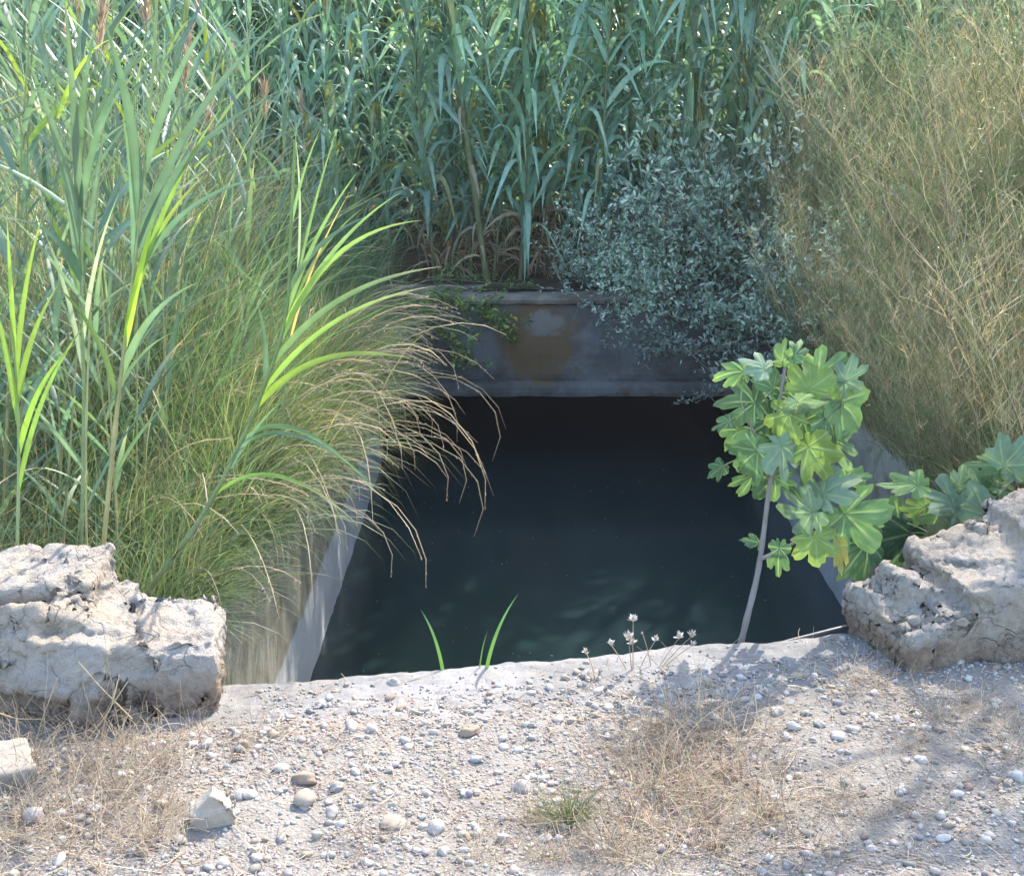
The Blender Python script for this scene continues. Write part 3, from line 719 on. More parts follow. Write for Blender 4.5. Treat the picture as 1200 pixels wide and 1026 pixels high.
# single reeds the photo shows plainly: stem path and leaves given one by one
def path_reed(name, label, pts, leaves, r0=.006, col0=(.24, .30, .14), col1=(.20, .30, .10), wleaf=.03):
    """pts: (px,py,Y) points of the stem; leaves: (t along stem, (px,py,Y) of the tip, sag, width, colour, tipcolour)"""
    W = [atY(*p) for p in pts]; base = W[0].copy()
    root = empty(name, base)
    def interp(t):
        n = len(W)-1; f = min(max(t, 0), .9999)*n; i = int(f); f -= i
        p0, p1, p2, p3 = W[max(i-1, 0)], W[i], W[i+1], W[min(i+2, n)]
        return .5*((2*p1)+(p2-p0)*f+(2*p0-5*p1+4*p2-p3)*f*f+(3*p1-p0-3*p2+p3)*f**3)
    tt = np.linspace(0, 1, 40); sp = np.array([interp(t)-base for t in tt])
    rad = r0*(1-.7*tt); rad[::6] *= 1.2
    m = MB(); m.tubes(sp[None], rad[None], grad(col0, col1, tt), 7); m.build('stem', M_stem, root)
    for (t, tip, sag, wd, c, tc) in leaves:
        a = np.array(interp(t)-base); b = np.array(atY(*tip)-base); s = np.linspace(0, 1, 14)
        d = b-a; L = np.linalg.norm(d)
        stem_d = np.array(interp(min(t+.05, 1))-interp(t-.02)); stem_d /= np.linalg.norm(stem_d)+1e-9
        ctrl = a + stem_d*L*.28 + d*.25 + np.array([0, 0, 1])*sag*L
        pos = ((1-s)**2)[:, None]*a + (2*s*(1-s))[:, None]*ctrl + (s**2)[:, None]*b
        tan = np.gradient(pos, axis=0); tan /= np.linalg.norm(tan, axis=1)[:, None]
        up = np.array([0.15, -.75, .65]); side = np.cross(tan, up); side /= np.linalg.norm(side, axis=1)[:, None]
        wd *= .84; p = np.clip(np.minimum(1, .5+s*3.0)*(1-s**2.4), .02, 1)
        m = MB(); m.ribbons(pos[None], side[None], (wd*p)[None], grad(c, tc, s, 4), .13); m.build('leaf', M_reed, root)
    tag(root, label, 'reed'); return root
Gb, Yg, Gg = (.12, .20, .12), (.21, .31, .06), (.15, .235, .085)
path_reed('common_reed', 'tall reed leaning right over the grass with long yellow-green leaves',
    [(168, 700, 3.62), (225, 622, 3.60), (272, 540, 3.56), (310, 452, 3.5), (335, 370, 3.46), (340, 280, 3.44), (345, 165, 3.44)],
    [(.62, (495, 258, 3.2), .10, .026, Yg, (.40, .42, .08)), (.60, (470, 225, 3.3), .06, .020, Gg, Yg), (.55, (520, 312, 3.3), .04, .026, Gg, (.45, .36, .2)),
     (.45, (482, 420, 3.2), .05, .030, (.30, .42, .05), (.5, .42, .12)), (.48, (510, 335, 3.3), .05, .022, (.22, .34, .06), (.5, .35, .2)), (.38, (440, 575, 3.25), .10, .020, Gg, Yg),
     (.36, (455, 585, 3.3), .12, .016, Gb, Gg), (.25, (420, 615, 3.25), .10, .018, (.22, .36, .06), (.5, .40, .2)), (.72, (440, 250, 3.5), .05, .02, Gb, Gb),
     (.66, (420, 200, 3.4), .02, .016, Gg, Yg), (.8, (348, 140, 3.44), .0, .010, Gg, Yg), (.85, (376, 150, 3.44), .0, .010, Gg, Yg), (.5, (300, 350, 3.5), .02, .018, Gb, Gg), (.3, (330, 470, 3.4), .02, .02, Gb, Gg)], .0085)
path_reed('common_reed', 'tall reed with a red-tinted stem and bright yellow-green leaves left of centre',
    [(120, 650, 3.62), (135, 500, 3.6), (148, 390, 3.58), (160, 290, 3.56), (172, 170, 3.55), (182, 40, 3.55), (190, -120, 3.6)],
    [(.35, (262, 122, 3.4), .02, .022, (.20, .32, .06), Yg), (.38, (240, 205, 3.5), .06, .022, Yg, (.5, .36, .12)), (.3, (185, 240, 3.4), .0, .028, (.28, .42, .05), Yg),
     (.5, (345, 10, 3.3), .02, .034, Gb, Gb), (.48, (330, 110, 3.3), .06, .036, Gb, Gg), (.55, (120, 20, 3.4), .05, .036, Gb, Gb), (.42, (330, 205, 3.4), .08, .026, Gb, Gg),
     (.62, (262, 0, 3.4), .02, .03, Gb, Gb), (.45, (143, 130, 3.5), .0, .02, Gb, Gg), (.25, (235, 330, 3.4), .05, .032, (.14, .22, .12), Gg), (.2, (60, 330, 3.4), .05, .02, Gg, Yg)], .0075, (.34, .30, .14), (.2, .3, .1))
path_reed('common_reed', 'tall grey-green reed with broad leaves crossing the top left',
    [(95, 650, 3.8), (98, 480, 3.8), (96, 330, 3.78), (92, 200, 3.76), (80, 60, 3.76), (70, -120, 3.8)],
    [(.4, (10, 255, 3.5), .05, .038, Gb, Gb), (.45, (28, 60, 3.6), .0, .034, (.14, .21, .13), Gb), (.52, (150, 95, 3.6), .05, .03, Gb, Gb), (.5, (75, -10, 3.6), .0, .03, (.14, .21, .13), Gb),
     (.35, (60, 150, 3.7), .0, .02, (.16, .23, .14), Gb), (.6, (115, 20, 3.6), .0, .026, Gb, Gb), (.3, (140, 225, 3.6), .0, .018, (.3, .34, .24), Gg), (.25, (45, 255, 3.7), .0, .018, (.3, .34, .24), Gg)], .006)
path_reed('common_reed', 'young reed with upright yellow-green blades at the far left',
    [(20, 650, 3.5), (22, 520, 3.5), (18, 430, 3.48), (12, 330, 3.46)],
    [(.6, (50, 250, 3.4), .0, .020, Yg, Yg), (.5, (70, 330, 3.4), .0, .024, Yg, Gg), (.4, (-15, 330, 3.4), .0, .022, Yg, Gg), (.3, (90, 400, 3.35), .02, .024, (.24, .38, .06), Gg),
     (.7, (8, 255, 3.4), .0, .018, Yg, Yg), (.2, (108, 370, 3.3), .02, .02, (.2, .32, .07), Yg)], .0055)
path_reed('common_reed', 'slender pale reed shoot rising right of the leaning reed',
    [(330, 520, 4.1), (338, 400, 4.1), (352, 300, 4.1), (372, 220, 4.1)],
    [(.5, (395, 150, 4.1), .0, .012, Gg, Yg), (.6, (345, 150, 4.1), .0, .010, (.3, .34, .24), Yg), (.45, (430, 240, 4.0), .02, .012, Gg, Yg), (.3, (410, 225, 4.0), .0, .01, (.45, .30, .12), (.5, .3, .14))], .004)

# ================================================================== RIGHT BANK
WISP = [(.58, .53, .36), (.68, .61, .45), (.50, .49, .32), (.38, .43, .25)]
def make_wisp(nm=34, H=1.5, green=.35, spread=.35):
    root = empty('dry_shrub'); kids = []
    r = np.abs(rng.normal(0, .12, nm)); a = U(0, 6.28, nm); base = np.stack([r*np.cos(a), r*np.sin(a), 0*r], -1)
    pos, side, s = curve_blades(base, a+rng.normal(0, .6, nm), U(.7, 1.15, nm)*H, U(.02, spread, nm), U(-.1, .6, nm), 10, 1.2, azbend=rng.normal(0, .8, nm))
    c = pick(WISP, nm, .15); gsel = U(0, 1, nm) < green; c[gsel] = pick([(.22, .28, .12), (.28, .31, .15)], int(gsel.sum()))
    m = MB(); rad = np.broadcast_to(.0022*(1-.65*s)[None], (nm, 11)); m.tubes(pos, rad, np.broadcast_to(c[:, None, :], (nm, 11, 3)), 4)
    kids.append(m.build('stems', M_dry, root))
    nb = 13; m = MB(); tt = U(.2, .98, (nm, nb)); ii = np.minimum((tt*10).astype(int), 9); ff = tt*10-ii
    P = pos[np.arange(nm)[:, None], ii]*(1-ff)[..., None] + pos[np.arange(nm)[:, None], ii+1]*ff[..., None]
    P = P.reshape(-1, 3); n = len(P); cb = np.repeat(c, nb, 0)*U(.85, 1.2, (n, 1))
    p2, sd2, s2 = curve_blades(P, U(0, 6.28, n), U(.08, .34, n), U(.3, 1.0, n), U(-.5, .5, n), 5, 1.2, azbend=rng.normal(0, .8, n))
    m.tubes(p2, np.broadcast_to(.0013*(1-.5*s2)[None], (n, 6)), np.broadcast_to(cb[:, None, :], (n, 6, 3)), 3)
    nt_ = 4; k = rng.integers(1, 6, (n, nt_)); P3 = p2[np.arange(n)[:, None], k].reshape(-1, 3); n3 = len(P3)
    p3, _, s3 = curve_blades(P3, U(0, 6.28, n3), U(.02, .10, n3), U(.3, 1.2, n3), U(-.3, .4, n3), 2)
    m.tubes(p3, np.broadcast_to(.0009*(1-.4*s3)[None], (n3, 3)), np.broadcast_to(np.repeat(cb, nt_, 0)[:, None, :], (n3, 3, 3)), 3)
    kids.append(m.build('twigs', M_dry, root))
    # tiny leaves and flowers
    m = MB(); sel = U(0, 1, n3) < .45; Q = p3[sel, -1]; nq = len(Q)
    cc = pick([(.22, .28, .14), (.30, .33, .18), (.42, .40, .28)], nq); fl = U(0, 1, nq) < .02; cc[fl] = (.55, .5, .6)
    grass(m, Q, U(0, 6.28, nq), U(.010, .028, nq), U(.002, .005, nq), U(.2, 1.6, nq), U(0, .6, nq), cc, cc, S=2, prof='oval', tw=U(-1, 1, nq))
    kids.append(m.build('foliage', M_grass, root))
    KIDS[root.name] = kids; return root
WP = [make_wisp(36, 1.55, .3), make_wisp(30, 1.3, .5, .45), make_wisp(40, 1.75, .2), make_wisp(34, 1.5, .7, .4)]
used = set(); ws = []
for k in range(11): ws.append((U(2.05, 2.5), 4.9+k*.42, .85))
for k in range(12): ws.append((U(1.93, 2.1), U(4.7, 8.8), .6))
for k in range(14): ws.append((U(2.4, 3.4), U(4.7, 9.3), 1.0))
for k in range(12): ws.append((U(3.2, 4.8), U(6.2, 10.0), 1.12))
for k in range(12): ws.append((U(2.5, 4.0), U(6.0, 9.0), 1.4))
ws += [(1.95, 9.3, .9), (2.3, 9.5, 1.1), (1.7, 9.7, 1.0), (2.7, 9.6, 1.2), (3.3, 9.9, 1.5), (3.9, 10.1, 1.5), (2.5, 9.9, 1.35), (3.0, 9.4, 1.4), (3.7, 9.2, 1.45), (4.4, 9.6, 1.5)]
for i, (x, y, s_) in enumerate(ws):
    o = place(WP, i, x, y, U(0, 6.28), s_*U(.88, 1.1), dz=-.02); o.rotation_euler = (rng.normal(0, .08), rng.normal(-.08, .1), o.rotation_euler[2])
    tag(o, 'wispy straw-coloured shrub leaning over the right channel wall' if x < 2.5 and y < 9.2 else ('wispy dry shrub near the headwall right end' if y >= 9.2 else 'wispy dry shrub deep in the right bank thicket'), 'shrub', 'dry wispy shrubs on the right bank')

for i, (x, y, s_) in enumerate([(2.35, 4.15, 1.15), (2.7, 4.4, 1.2), (2.5, 3.8, 1.0), (3.0, 4.0, 1.2), (2.15, 4.6, 1.1), (2.6, 4.8, 1.2), (2.9, 3.5, 1.1)]):  # unseen shrubs added past the right frame edge to cast shade on the gravel
    o = place(WP, i, x, y, U(0, 6.28), s_, dz=-.02)
    tag(o, 'wispy dry shrub added out of view beyond the right boulder to shade the gravel', 'shrub', 'dry wispy shrubs on the right bank')
# silver-leaved shrub over the headwall
SIL = [(.33, .44, .34), (.42, .51, .42), (.22, .32, .22), (.50, .57, .48)]
def make_silver(nm=26, H=1.0, spread=.9):
    root = empty('silver_shrub'); kids = []
    a = U(0, 6.28, nm); base = np.stack([.05*np.cos(a), .05*np.sin(a), 0*a], -1)
    pos, _, s = curve_blades(base, a, U(.6, 1.1, nm)*H, U(.05, spread, nm), U(-.1, .7, nm), 8, 1.2, azbend=rng.normal(0, .6, nm))
    c = pick([(.25, .22, .17), (.30, .28, .22)], nm)
    m = MB(); m.tubes(pos, np.broadcast_to(.004*(1-.7*s)[None], (nm, 9)), np.broadcast_to(c[:, None], (nm, 9, 3)), 5)
    nb = 11; tt = U(.15, .98, (nm, nb)); ii = np.minimum((tt*8).astype(int), 7); ff = tt*8-ii
    P = (pos[np.arange(nm)[:, None], ii]*(1-ff)[..., None] + pos[np.arange(nm)[:, None], ii+1]*ff[..., None]).reshape(-1, 3); n = len(P)
    p2, _, s2 = curve_blades(P, U(0, 6.28, n), U(.08, .28, n), U(.2, 1.2, n), U(-.4, .5, n), 6)
    m.tubes(p2, np.broadcast_to(.0017*(1-.5*s2)[None], (n, 7)), np.broadcast_to(np.array([.26, .27, .22]), (n, 7, 3)), 3)
    kids.append(m.build('branches', M_dry, root))
    nl = 7; k = U(.8, 6, (n, nl)); i0 = np.minimum(k.astype(int), 5); f = (k-i0)[..., None]
    Q = (p2[np.arange(n)[:, None], i0]*(1-f)+p2[np.arange(n)[:, None], i0+1]*f).reshape(-1, 3); nq = len(Q)
    cc = pick(SIL, nq, .25); m = MB()
    grass(m, Q, U(0, 6.28, nq), U(.024, .055, nq), U(.012, .024, nq), U(.2, 1.4, nq), U(-.2, .8, nq), cc, cc, S=3, prof='oval', tw=U(-1, 1, nq), fold=.12)
    kids.append(m.build('foliage', M_silver, root))
    KIDS[root.name] = kids; return root
SP = [make_silver(28, 1.0, .9), make_silver(24, .85, 1.1), make_silver(30, 1.15, .7)]
used = set()
SL = [(.85, 9.62, .85, .1, 'silver-leaved bush on the headwall coping, leftmost of the big silver bushes'), (1.20, 9.6, 1.15, .1, 'tall silver-leaved bush behind the headwall right of its middle'),
      (1.65, 9.5, 1.35, .12, 'tallest silver-leaved bush above the headwall right end'), (1.95, 9.1, 1.05, .1, 'silver-leaved bush at the corner of headwall and right bank'),
      (1.98, 8.4, .85, 0, 'silver-leaved bush hanging over the right channel wall near the headwall'), (1.0, 9.36, .75, .85, 'silver-leaved bush flopping forward over the coping above the opening'),
      (1.40, 9.34, .95, .9, 'wide silver-leaved bush spilling down the right half of the headwall'), (1.85, 9.2, 1.0, .8, 'low silver-leaved bush hiding the right end of the headwall'),
      (2.35, 8.0, .9, 0, 'silver-leaved bush among the dry shrubs on the right bank'), (.62, 9.5, .45, .1, 'small silver-leaved sprig bush beside the bare coping')]
for i, (x, y, s_, tl, lb) in enumerate(SL):
    o = place(SP, i, x, y, U(0, 6.28), s_, z=.05 if y > 9.25 else -.2)
    o.rotation_euler = (Matrix.Rotation(tl+.1, 3, 'X') @ Matrix.Rotation(-.2, 3, 'Y') @ Matrix.Rotation(o.rotation_euler[2], 3, 'Z')).to_euler(); tag(o, lb, 'bush', 'silver-leaved bushes by the headwall')
# specks and bits of chaff floating on the water
mb = MB(); n = 260; x = U(WL+.03, WR-.03, n); y = U(4.5, 9.0, n)
sel = (U(0, 1, n) < .35) | (x < WL+.12) | (vnoise(x*2, y*2, 8) > .35); x, y = x[sel], y[sel]; n = len(x)
grass(mb, np.stack([x, y, x*0+WATER+.003], -1), U(0, 6.28, n), U(.004, .022, n), U(.002, .006, n), np.full(n, 1.55), 0, pick([(.30, .28, .2), (.22, .22, .15), (.4, .36, .28)], n), pick([(.30, .28, .2)], n), S=2, prof='oval')
tag(mb.build('floating_chaff', M_dry), 'tiny specks of chaff floating on the dark water', 'chaff', kind='stuff')
# trailing branches down over the headwall face
def trailing(name, label, pts, leafcols, mat, size, dens, spread, twigs=10, cat='branch', stemc=(.30, .27, .2), r=.005):
    W = np.array([atY(*p) for p in pts]); base = W[0].copy(); W = W-base
    t = np.linspace(0, len(W)-1, 30); i = np.minimum(t.astype(int), len(W)-2); f = (t-i)[:, None]
    sp = W[i]*(1-f)+W[i+1]*f
    ker = np.array([.25, .5, .25])
    for _ in range(3): sp[1:-1] = .25*sp[:-2]+.5*sp[1:-1]+.25*sp[2:]
    root = empty(name, base); m = MB(); s = np.linspace(0, 1, 30)
    m.tubes(sp[None], (r*(1-.7*s))[None], np.broadcast_to(np.array(stemc), (1, 30, 3)), 5)
    k = rng.integers(3, 30, twigs); P = sp[k]
    p2, _, s2 = curve_blades(P, U(0, 6.28, twigs), U(.5, 1.2, twigs)*spread, U(.5, 1.8, twigs), U(-.3, .6, twigs), 6)
    m.tubes(p2, np.broadcast_to(r*.35*(1-.5*s2)[None], (twigs, 7)), np.broadcast_to(np.array(stemc), (twigs, 7, 3)), 3)
    m.build('stem', M_dry, root)
    allp = np.concatenate([sp, p2.reshape(-1, 3)]); Q = allp[rng.integers(0, len(allp), dens)]+rng.normal(0, size*.35, (dens, 3))
    c = pick(leafcols, dens, .2); m = MB()
    grass(m, Q, U(0, 6.28, dens), U(.7, 1.3, dens)*size, U(.35, .6, dens)*size, U(.3, 2.0, dens), U(-.2, .8, dens), c, c, S=3, prof='oval', tw=U(-1, 1, dens), fold=.1)
    m.build('foliage', mat, root); tag(root, label, cat); return root
SILD = [(.34, .42, .38), (.42, .49, .45), (.26, .34, .29)]
trailing('trailing_branch', 'long silver branch trailing left across the headwall face', [(850, 420, 9.0), (790, 405, 9.0), (740, 385, 9.02), (700, 362, 9.05), (665, 340, 9.1)], SILD, M_silver, .035, 420, .28, 26)
trailing('trailing_branch', 'silver branch drooping over the lower headwall near the opening', [(900, 400, 8.9), (840, 410, 8.9), (770, 412, 8.95), (700, 402, 9.05)], SILD, M_silver, .035, 420, .25, 26)
trailing('trailing_branch', 'silver branch covering the right end of the headwall face', [(960, 350, 8.8), (900, 365, 8.85), (840, 375, 8.95), (790, 372, 9.0)], SILD, M_silver, .035, 620, .32, 34)
trailing('trailing_branch', 'thick silver branch falling over the headwall from the tallest bush', [(860, 330, 9.1), (825, 350, 9.02), (790, 380, 9.0), (760, 430, 9.0)], SILD, M_silver, .035, 520, .30, 30)
trailing('trailing_branch', 'silver branch in front of the right jamb above the fig', [(970, 400, 8.3), (920, 415, 8.4), (870, 430, 8.5), (835, 440, 8.5)], SILD, M_silver, .035, 420, .28, 26)
trailing('trailing_branch', 'bare pinkish twig bending down in front of the dark opening', [(905, 470, 8.4), (860, 455, 8.4), (820, 425, 8.45), (790, 395, 8.5)], SILD, M_silver, .03, 40, .3, 9, stemc=(.42, .34, .3))
trailing('trailing_branch', 'grey sprig hanging at the top right of the opening', [(880, 440, 8.7), (840, 462, 8.7), (805, 470, 8.7)], SILD, M_silver, .035, 120, .18, 12)
CRP = [(.12, .20, .06), (.16, .25, .07), (.09, .15, .05), (.3, .33, .07)]
trailing('creeper', 'small-leaved green creeper hanging on the headwall left end', [(505, 345, 9.05), (545, 355, 9.1), (580, 375, 9.12), (600, 400, 9.12)], CRP, M_grass, .042, 560, .26, 30, 'creeper')
trailing('creeper', 'dense green creeper beside the grass at the left bank corner', [(470, 350, 8.8), (500, 375, 8.9), (530, 400, 8.95), (545, 430, 9.0)], CRP, M_grass, .042, 700, .34, 36, 'creeper')
trailing('creeper', 'leafy creeper lying along the left part of the coping', [(500, 325, 9.3), (560, 330, 9.35), (630, 335, 9.4)], CRP, M_grass, .03, 260, .16, 20, 'creeper')
trailing('creeper', 'round-leaved weed low on the left bank above the channel wall', [(395, 440, 7.2), (420, 425, 7.2), (440, 400, 7.2)], CRP, M_grass, .05, 90, .16, 10, 'creeper')

# ================================================================== FIG SAPLINGS
def fig_leaf_mesh(seed, narrow=1.0, lobes=1.0):
    r_ = np.random.default_rng(seed)
    nA, nR = 120, 9
    th = np.linspace(-np.pi, np.pi, nA)
    cs = [(0, 1.0, .34), (.84, .90, .32), (-.84, .90, .32), (1.68, .66, .36), (-1.68, .66, .36)]
    ta = np.abs(th)
    r = np.interp(ta, [0, .4, .85, 1.3, 1.75, 2.2, 2.7, np.pi], [1.0, .93, .92, .78, .68, .52, .34, .10])
    for c_, dp, w_ in ((.42, .46, .13), (1.26, .42, .15), (2.06, .2, .14)):
        for sg in (-1, 1):
            r = r - dp*lobes*(1+r_.uniform(-.75, .45))*np.exp(-((th-sg*c_*(1+r_.uniform(-.14, .14)))/w_)**2)
    for c_, l_, w_ in cs: r = r + .10*l_*np.exp(-np.abs((th-c_)/.11)**1.3)
    r *= 1+.05*np.sin(th*17+r_.uniform(0, 6))*np.sin(th*3+r_.uniform(0, 6))+.025*np.sin(th*31)
    rr = np.linspace(0, 1, nR)
    x = r[None]*rr[:, None]*np.cos(th)[None]; y = r[None]*rr[:, None]*np.sin(th)[None]*narrow
    vein = np.zeros_like(x)
    for c, l, w_ in cs:
        d = np.abs((x)*np.sin(c)-y*np.cos(c)); al = x*np.cos(c)+y*np.sin(c)
        vein = np.maximum(vein, np.where((al > 0) & (al < l*.95), np.exp(-(d/.02)**2), 0))
    side_v = .6*np.exp(-((np.sin(np.hypot(x, y)*30+np.abs(y)*6))/.25)**2)*(np.hypot(x, y) > .15)
    z = -.22*(np.hypot(x, y))**2 + .045*np.sin(th[None]*3+seed)*rr[:, None]**2 + .03*np.cos(th[None]*11+seed)*rr[:, None]**3 - .035*np.maximum(vein, 0) + r_.uniform(-.35, .35)*x*y + r_.uniform(-.1, .45)*np.abs(y)**1.4 - r_.uniform(-.1, .5)*np.maximum(x, 0)**2.2 + .05*np.sin(x*7+seed)*np.cos(y*6+seed)*rr[:, None]
    idx = np.arange(nR*nA).reshape(nR, nA)
    q = np.stack([idx[:-1, :-1], idx[:-1, 1:], idx[1:, 1:], idx[1:, :-1]], -1).reshape(-1, 4)
    return np.stack([x, y, z], -1).reshape(-1, 3), q, np.clip(vein+side_v*.5, 0, 1).reshape(-1), (rr[:, None]*np.ones(nA)[None]).reshape(-1)
def fig(rootpos, label, trunk, branches, leaves, Yd, tr=.011):
    root = empty('fig_sapling', rootpos)
    rp = np.array(rootpos); segs = []
    m = MB()
    for bi, (pts, r0) in enumerate([(trunk, tr)]+branches):
        W = np.array([atY(*p) for p in pts])-rp
        t = np.linspace(0, len(W)-1, 24); i = np.minimum(t.astype(int), len(W)-2); f = (t-i)[:, None]; sp = W[i]*(1-f)+W[i+1]*f
        for _ in range(3): sp[1:-1] = .25*sp[:-2]+.5*sp[1:-1]+.25*sp[2:]
        s = np.linspace(0, 1, 24); segs.append(sp)
        (m if bi == 0 else m).tubes(sp[None], (r0*(1-.55*s)*(1+.08*np.sin(s*60)))[None], np.broadcast_to(np.array([.22, .20, .185]), (1, 24, 3)), 8)
    m.build('trunk', M_bark, root); S = np.concatenate(segs)
    for li, (px, py, r, ang, tone, dep, nar) in enumerate(leaves):
        c0 = {'g': (.09, .165, .075), 'y': (.18, .26, .07), 'p': (.17, .25, .165), 'd': (.05, .105, .06), 'w': (.38, .32, .08), 'o': (.19, .22, .12), 'b': (.14, .225, .08)}[tone]
        C = np.array(atY(px, py, Yd+dep)); D = np.linalg.norm(C-np.array(cam.location)); L = r*1.36/FPX*D
        a = R(ang); t = np.array([math.cos(a), 0, math.sin(a)]); t = t+np.array([0, rng.normal(0, .3), 0]); t /= np.linalg.norm(t)
        n = np.array([rng.normal(0, .5), -1, .7+rng.normal(0, .55)]); n -= t*np.dot(n, t); n /= np.linalg.norm(n); b = np.cross(n, t)
        v, q, vein, rr = fig_leaf_mesh(li*7+int(px), nar, 1.0 if tone == 'p' else (.6, .75, .9)[li % 3])
        org = C - t*L*.32 - rp
        P = org + (v[:, :1]*t + v[:, 1:2]*b + v[:, 2:3]*n)*L
        c0 = np.array(c0)*(1+rng.uniform(-.12, .12)); vc = c0*.35+np.array([.42, .50, .26])*.65
        edge = sstep(.85, 1.0, rr)[:, None]*(.5 if tone in 'yw' else .12)
        col = c0*(1-vein[:, None]) + vc*vein[:, None]; col = col*(1-edge)+np.array([.34, .34, .07])*edge
        m = MB(); m.add(P, q, None, col)
        # petiole to the nearest wood
        dd = np.linalg.norm(S-org, axis=1); kx = np.argmin(dd+.25*np.maximum(0, S[:, 2]-org[2])); A = S[kx]
        s = np.linspace(0, 1, 8)[:, None]; mid = (A+org)/2+np.array([0, 0, .02])
        pp = (1-s)**2*A+2*s*(1-s)*mid+s**2*org
        m.tubes(pp[None], np.full((1, 8), .0022), np.broadcast_to(np.array([.28, .34, .14]), (1, 8, 3)), 5)
        m.build('leaf', M_fig, root)
    return tag(root, label, 'fig tree')
F1 = [(878,536,30,230,'g',0,1),(872,470,28,170,'g',.03,1),(861,436,24,185,'b',0,.6),(890,427,20,140,'p',-.05,1),(917,416,18,95,'b',0,.7),(934,411,17,60,'g',0,.7),
      (950,444,28,80,'y',.02,1),(968,433,26,40,'g',.05,1),(1000,442,25,20,'p',.05,.9),(995,480,36,-35,'b',.06,1),(943,478,27,-40,'p',-.06,.9),(918,495,26,-120,'y',-.02,1),
      (918,535,30,-80,'p',-.06,.9),(956,536,34,-55,'y',-.03,.8),(981,527,26,-70,'p',.04,.9),(897,483,26,120,'d',.08,1),(909,570,26,-80,'g',.03,1),(878,566,24,-110,'g',.05,.9),
      (842,550,16,210,'g',0,.7),(848,495,16,195,'g',0,.6),(975,570,30,45,'p',-.03,.9),(938,602,32,200,'p',-.04,1),(1003,615,44,-45,'g',0,1),(957,640,26,-80,'y',-.04,1),
      (985,650,24,-85,'w',-.02,.35),(912,654,26,-95,'g',-.02,.5),(884,634,14,160,'g',.02,.6),(1018,650,38,-80,'d',.08,1),(925,514,24,-30,'d',.08,1),(975,498,28,-60,'g',.02,1),
      (931,458,26,60,'g',.05,1),(903,447,22,110,'g',.04,.9),(950,583,24,30,'g',.03,1),(900,520,26,200,'g',.07,1),(860,510,20,230,'g',.06,.8),(945,505,28,-70,'d',.1,1),(1000,560,20,10,'g',.1,.6)]
fig(tuple(atY(864, 772, 3.53)), 'fig sapling with lobed leaves and a thin grey trunk above the water',
    [(864, 772, 3.53), (876, 720, 3.53), (887, 680, 3.54), (893, 640, 3.55), (899, 590, 3.56), (905, 540, 3.57), (912, 480, 3.57), (920, 430, 3.57)],
    [([(891, 655, 3.54), (925, 640, 3.55), (960, 615, 3.56), (995, 600, 3.58)], .006), ([(902, 560, 3.56), (940, 520, 3.58), (985, 490, 3.6)], .005), ([(904, 545, 3.56), (880, 500, 3.57), (868, 470, 3.57)], .004)], F1, 3.55)
F2 = [(1062,567,30,178,'b',0,.6),(1075,596,20,185,'y',-.03,.5),(1108,585,30,140,'p',0,1),(1125,562,18,80,'p',.05,.8),(1140,612,40,210,'p',-.03,1),(1172,598,32,20,'p',.03,.9),
      (1185,536,28,60,'p',.06,.9),(1165,545,24,150,'b',.08,.6),(1182,575,26,-20,'b',.05,.7),(1110,640,38,230,'o',-.05,1),(1060,640,38,240,'d',.08,1),(1080,662,32,-90,'d',.05,1),
      (1150,570,26,100,'g',.1,1),(1040,615,30,200,'d',.15,1),(1200,610,30,10,'g',.05,1),(1095,610,30,-120,'g',.1,1),(1160,630,30,-60,'g',.1,1)]
fig(tuple(atY(1120, 712, 4.0)), 'second fig with pale leaves spreading behind the right boulder',
    [(1120, 712, 4.0), (1110, 660, 4.0), (1105, 620, 4.0), (1120, 590, 4.0)],
    [([(1106, 640, 4.0), (1085, 620, 3.98), (1072, 600, 3.97)], .004), ([(1108, 630, 4.0), (1150, 600, 4.0), (1190, 560, 4.02)], .005)], F2, 3.98, .008)

# ================================================================== SMALL THINGS ON THE ROADSIDE
# black pipe
W = np.array([atY(1025, 731, 3.58), atY(990, 735, 3.54), atY(955, 744, 3.51), atY(915, 754, 3.48), atY(885, 768, 3.44)]); b0 = W[0].copy()
t = np.linspace(0, 4, 30); i = np.minimum(t.astype(int), 3); f = (t-i)[:, None]; sp = W[i]*(1-f)+W[i+1]*f-b0
for _ in range(6): sp[1:-1] = .25*sp[:-2]+.5*sp[1:-1]+.25*sp[2:]
m = MB(); m.tubes(sp[None], np.full((1, 30), .0085), np.broadcast_to(np.array([.045, .048, .055]), (1, 30, 3)), 12)
o = m.build('pipe', M_pipe); o.location = b0; tag(o, 'thin dark pipe lying along the edge beside the right boulder', 'pipe')

# fresh green sprouts on the edge
def sprout(label, blades_):
    base = atY(*blades_[0][0]); root = empty('grass_sprout', base)
    for (a, b, sag, wd) in blades_:
        A = np.array(atY(*a)-base); B = np.array(atY(*b)-base); s = np.linspace(0, 1, 10)
        C = A+(B-A)*.5+np.array([sag, 0, .02]); pos = ((1-s)**2)[:, None]*A+(2*s*(1-s))[:, None]*C+(s**2)[:, None]*B
        tan = np.gradient(pos, axis=0); side = np.cross(tan, [0, -.9, .3]); side /= np.linalg.norm(side, axis=1)[:, None]
        m = MB(); m.ribbons(pos[None], side[None], (wd*np.clip(1-s**2, .05, 1))[None], grad((.13, .26, .05), (.10, .20, .08), s), .12); m.build('blade', M_grass, root)
    tag(root, label, 'grass sprout')
sprout('single green grass blade rising left from the concrete edge', [((519, 786, 3.26), (493, 714, 3.3), .014, .010)])
sprout('pair of green grass blades rising right from the concrete edge', [((570, 784, 3.27), (607, 696, 3.3), -.02, .0105), ((562, 783, 3.27), (572, 738, 3.3), -.004, .004)])

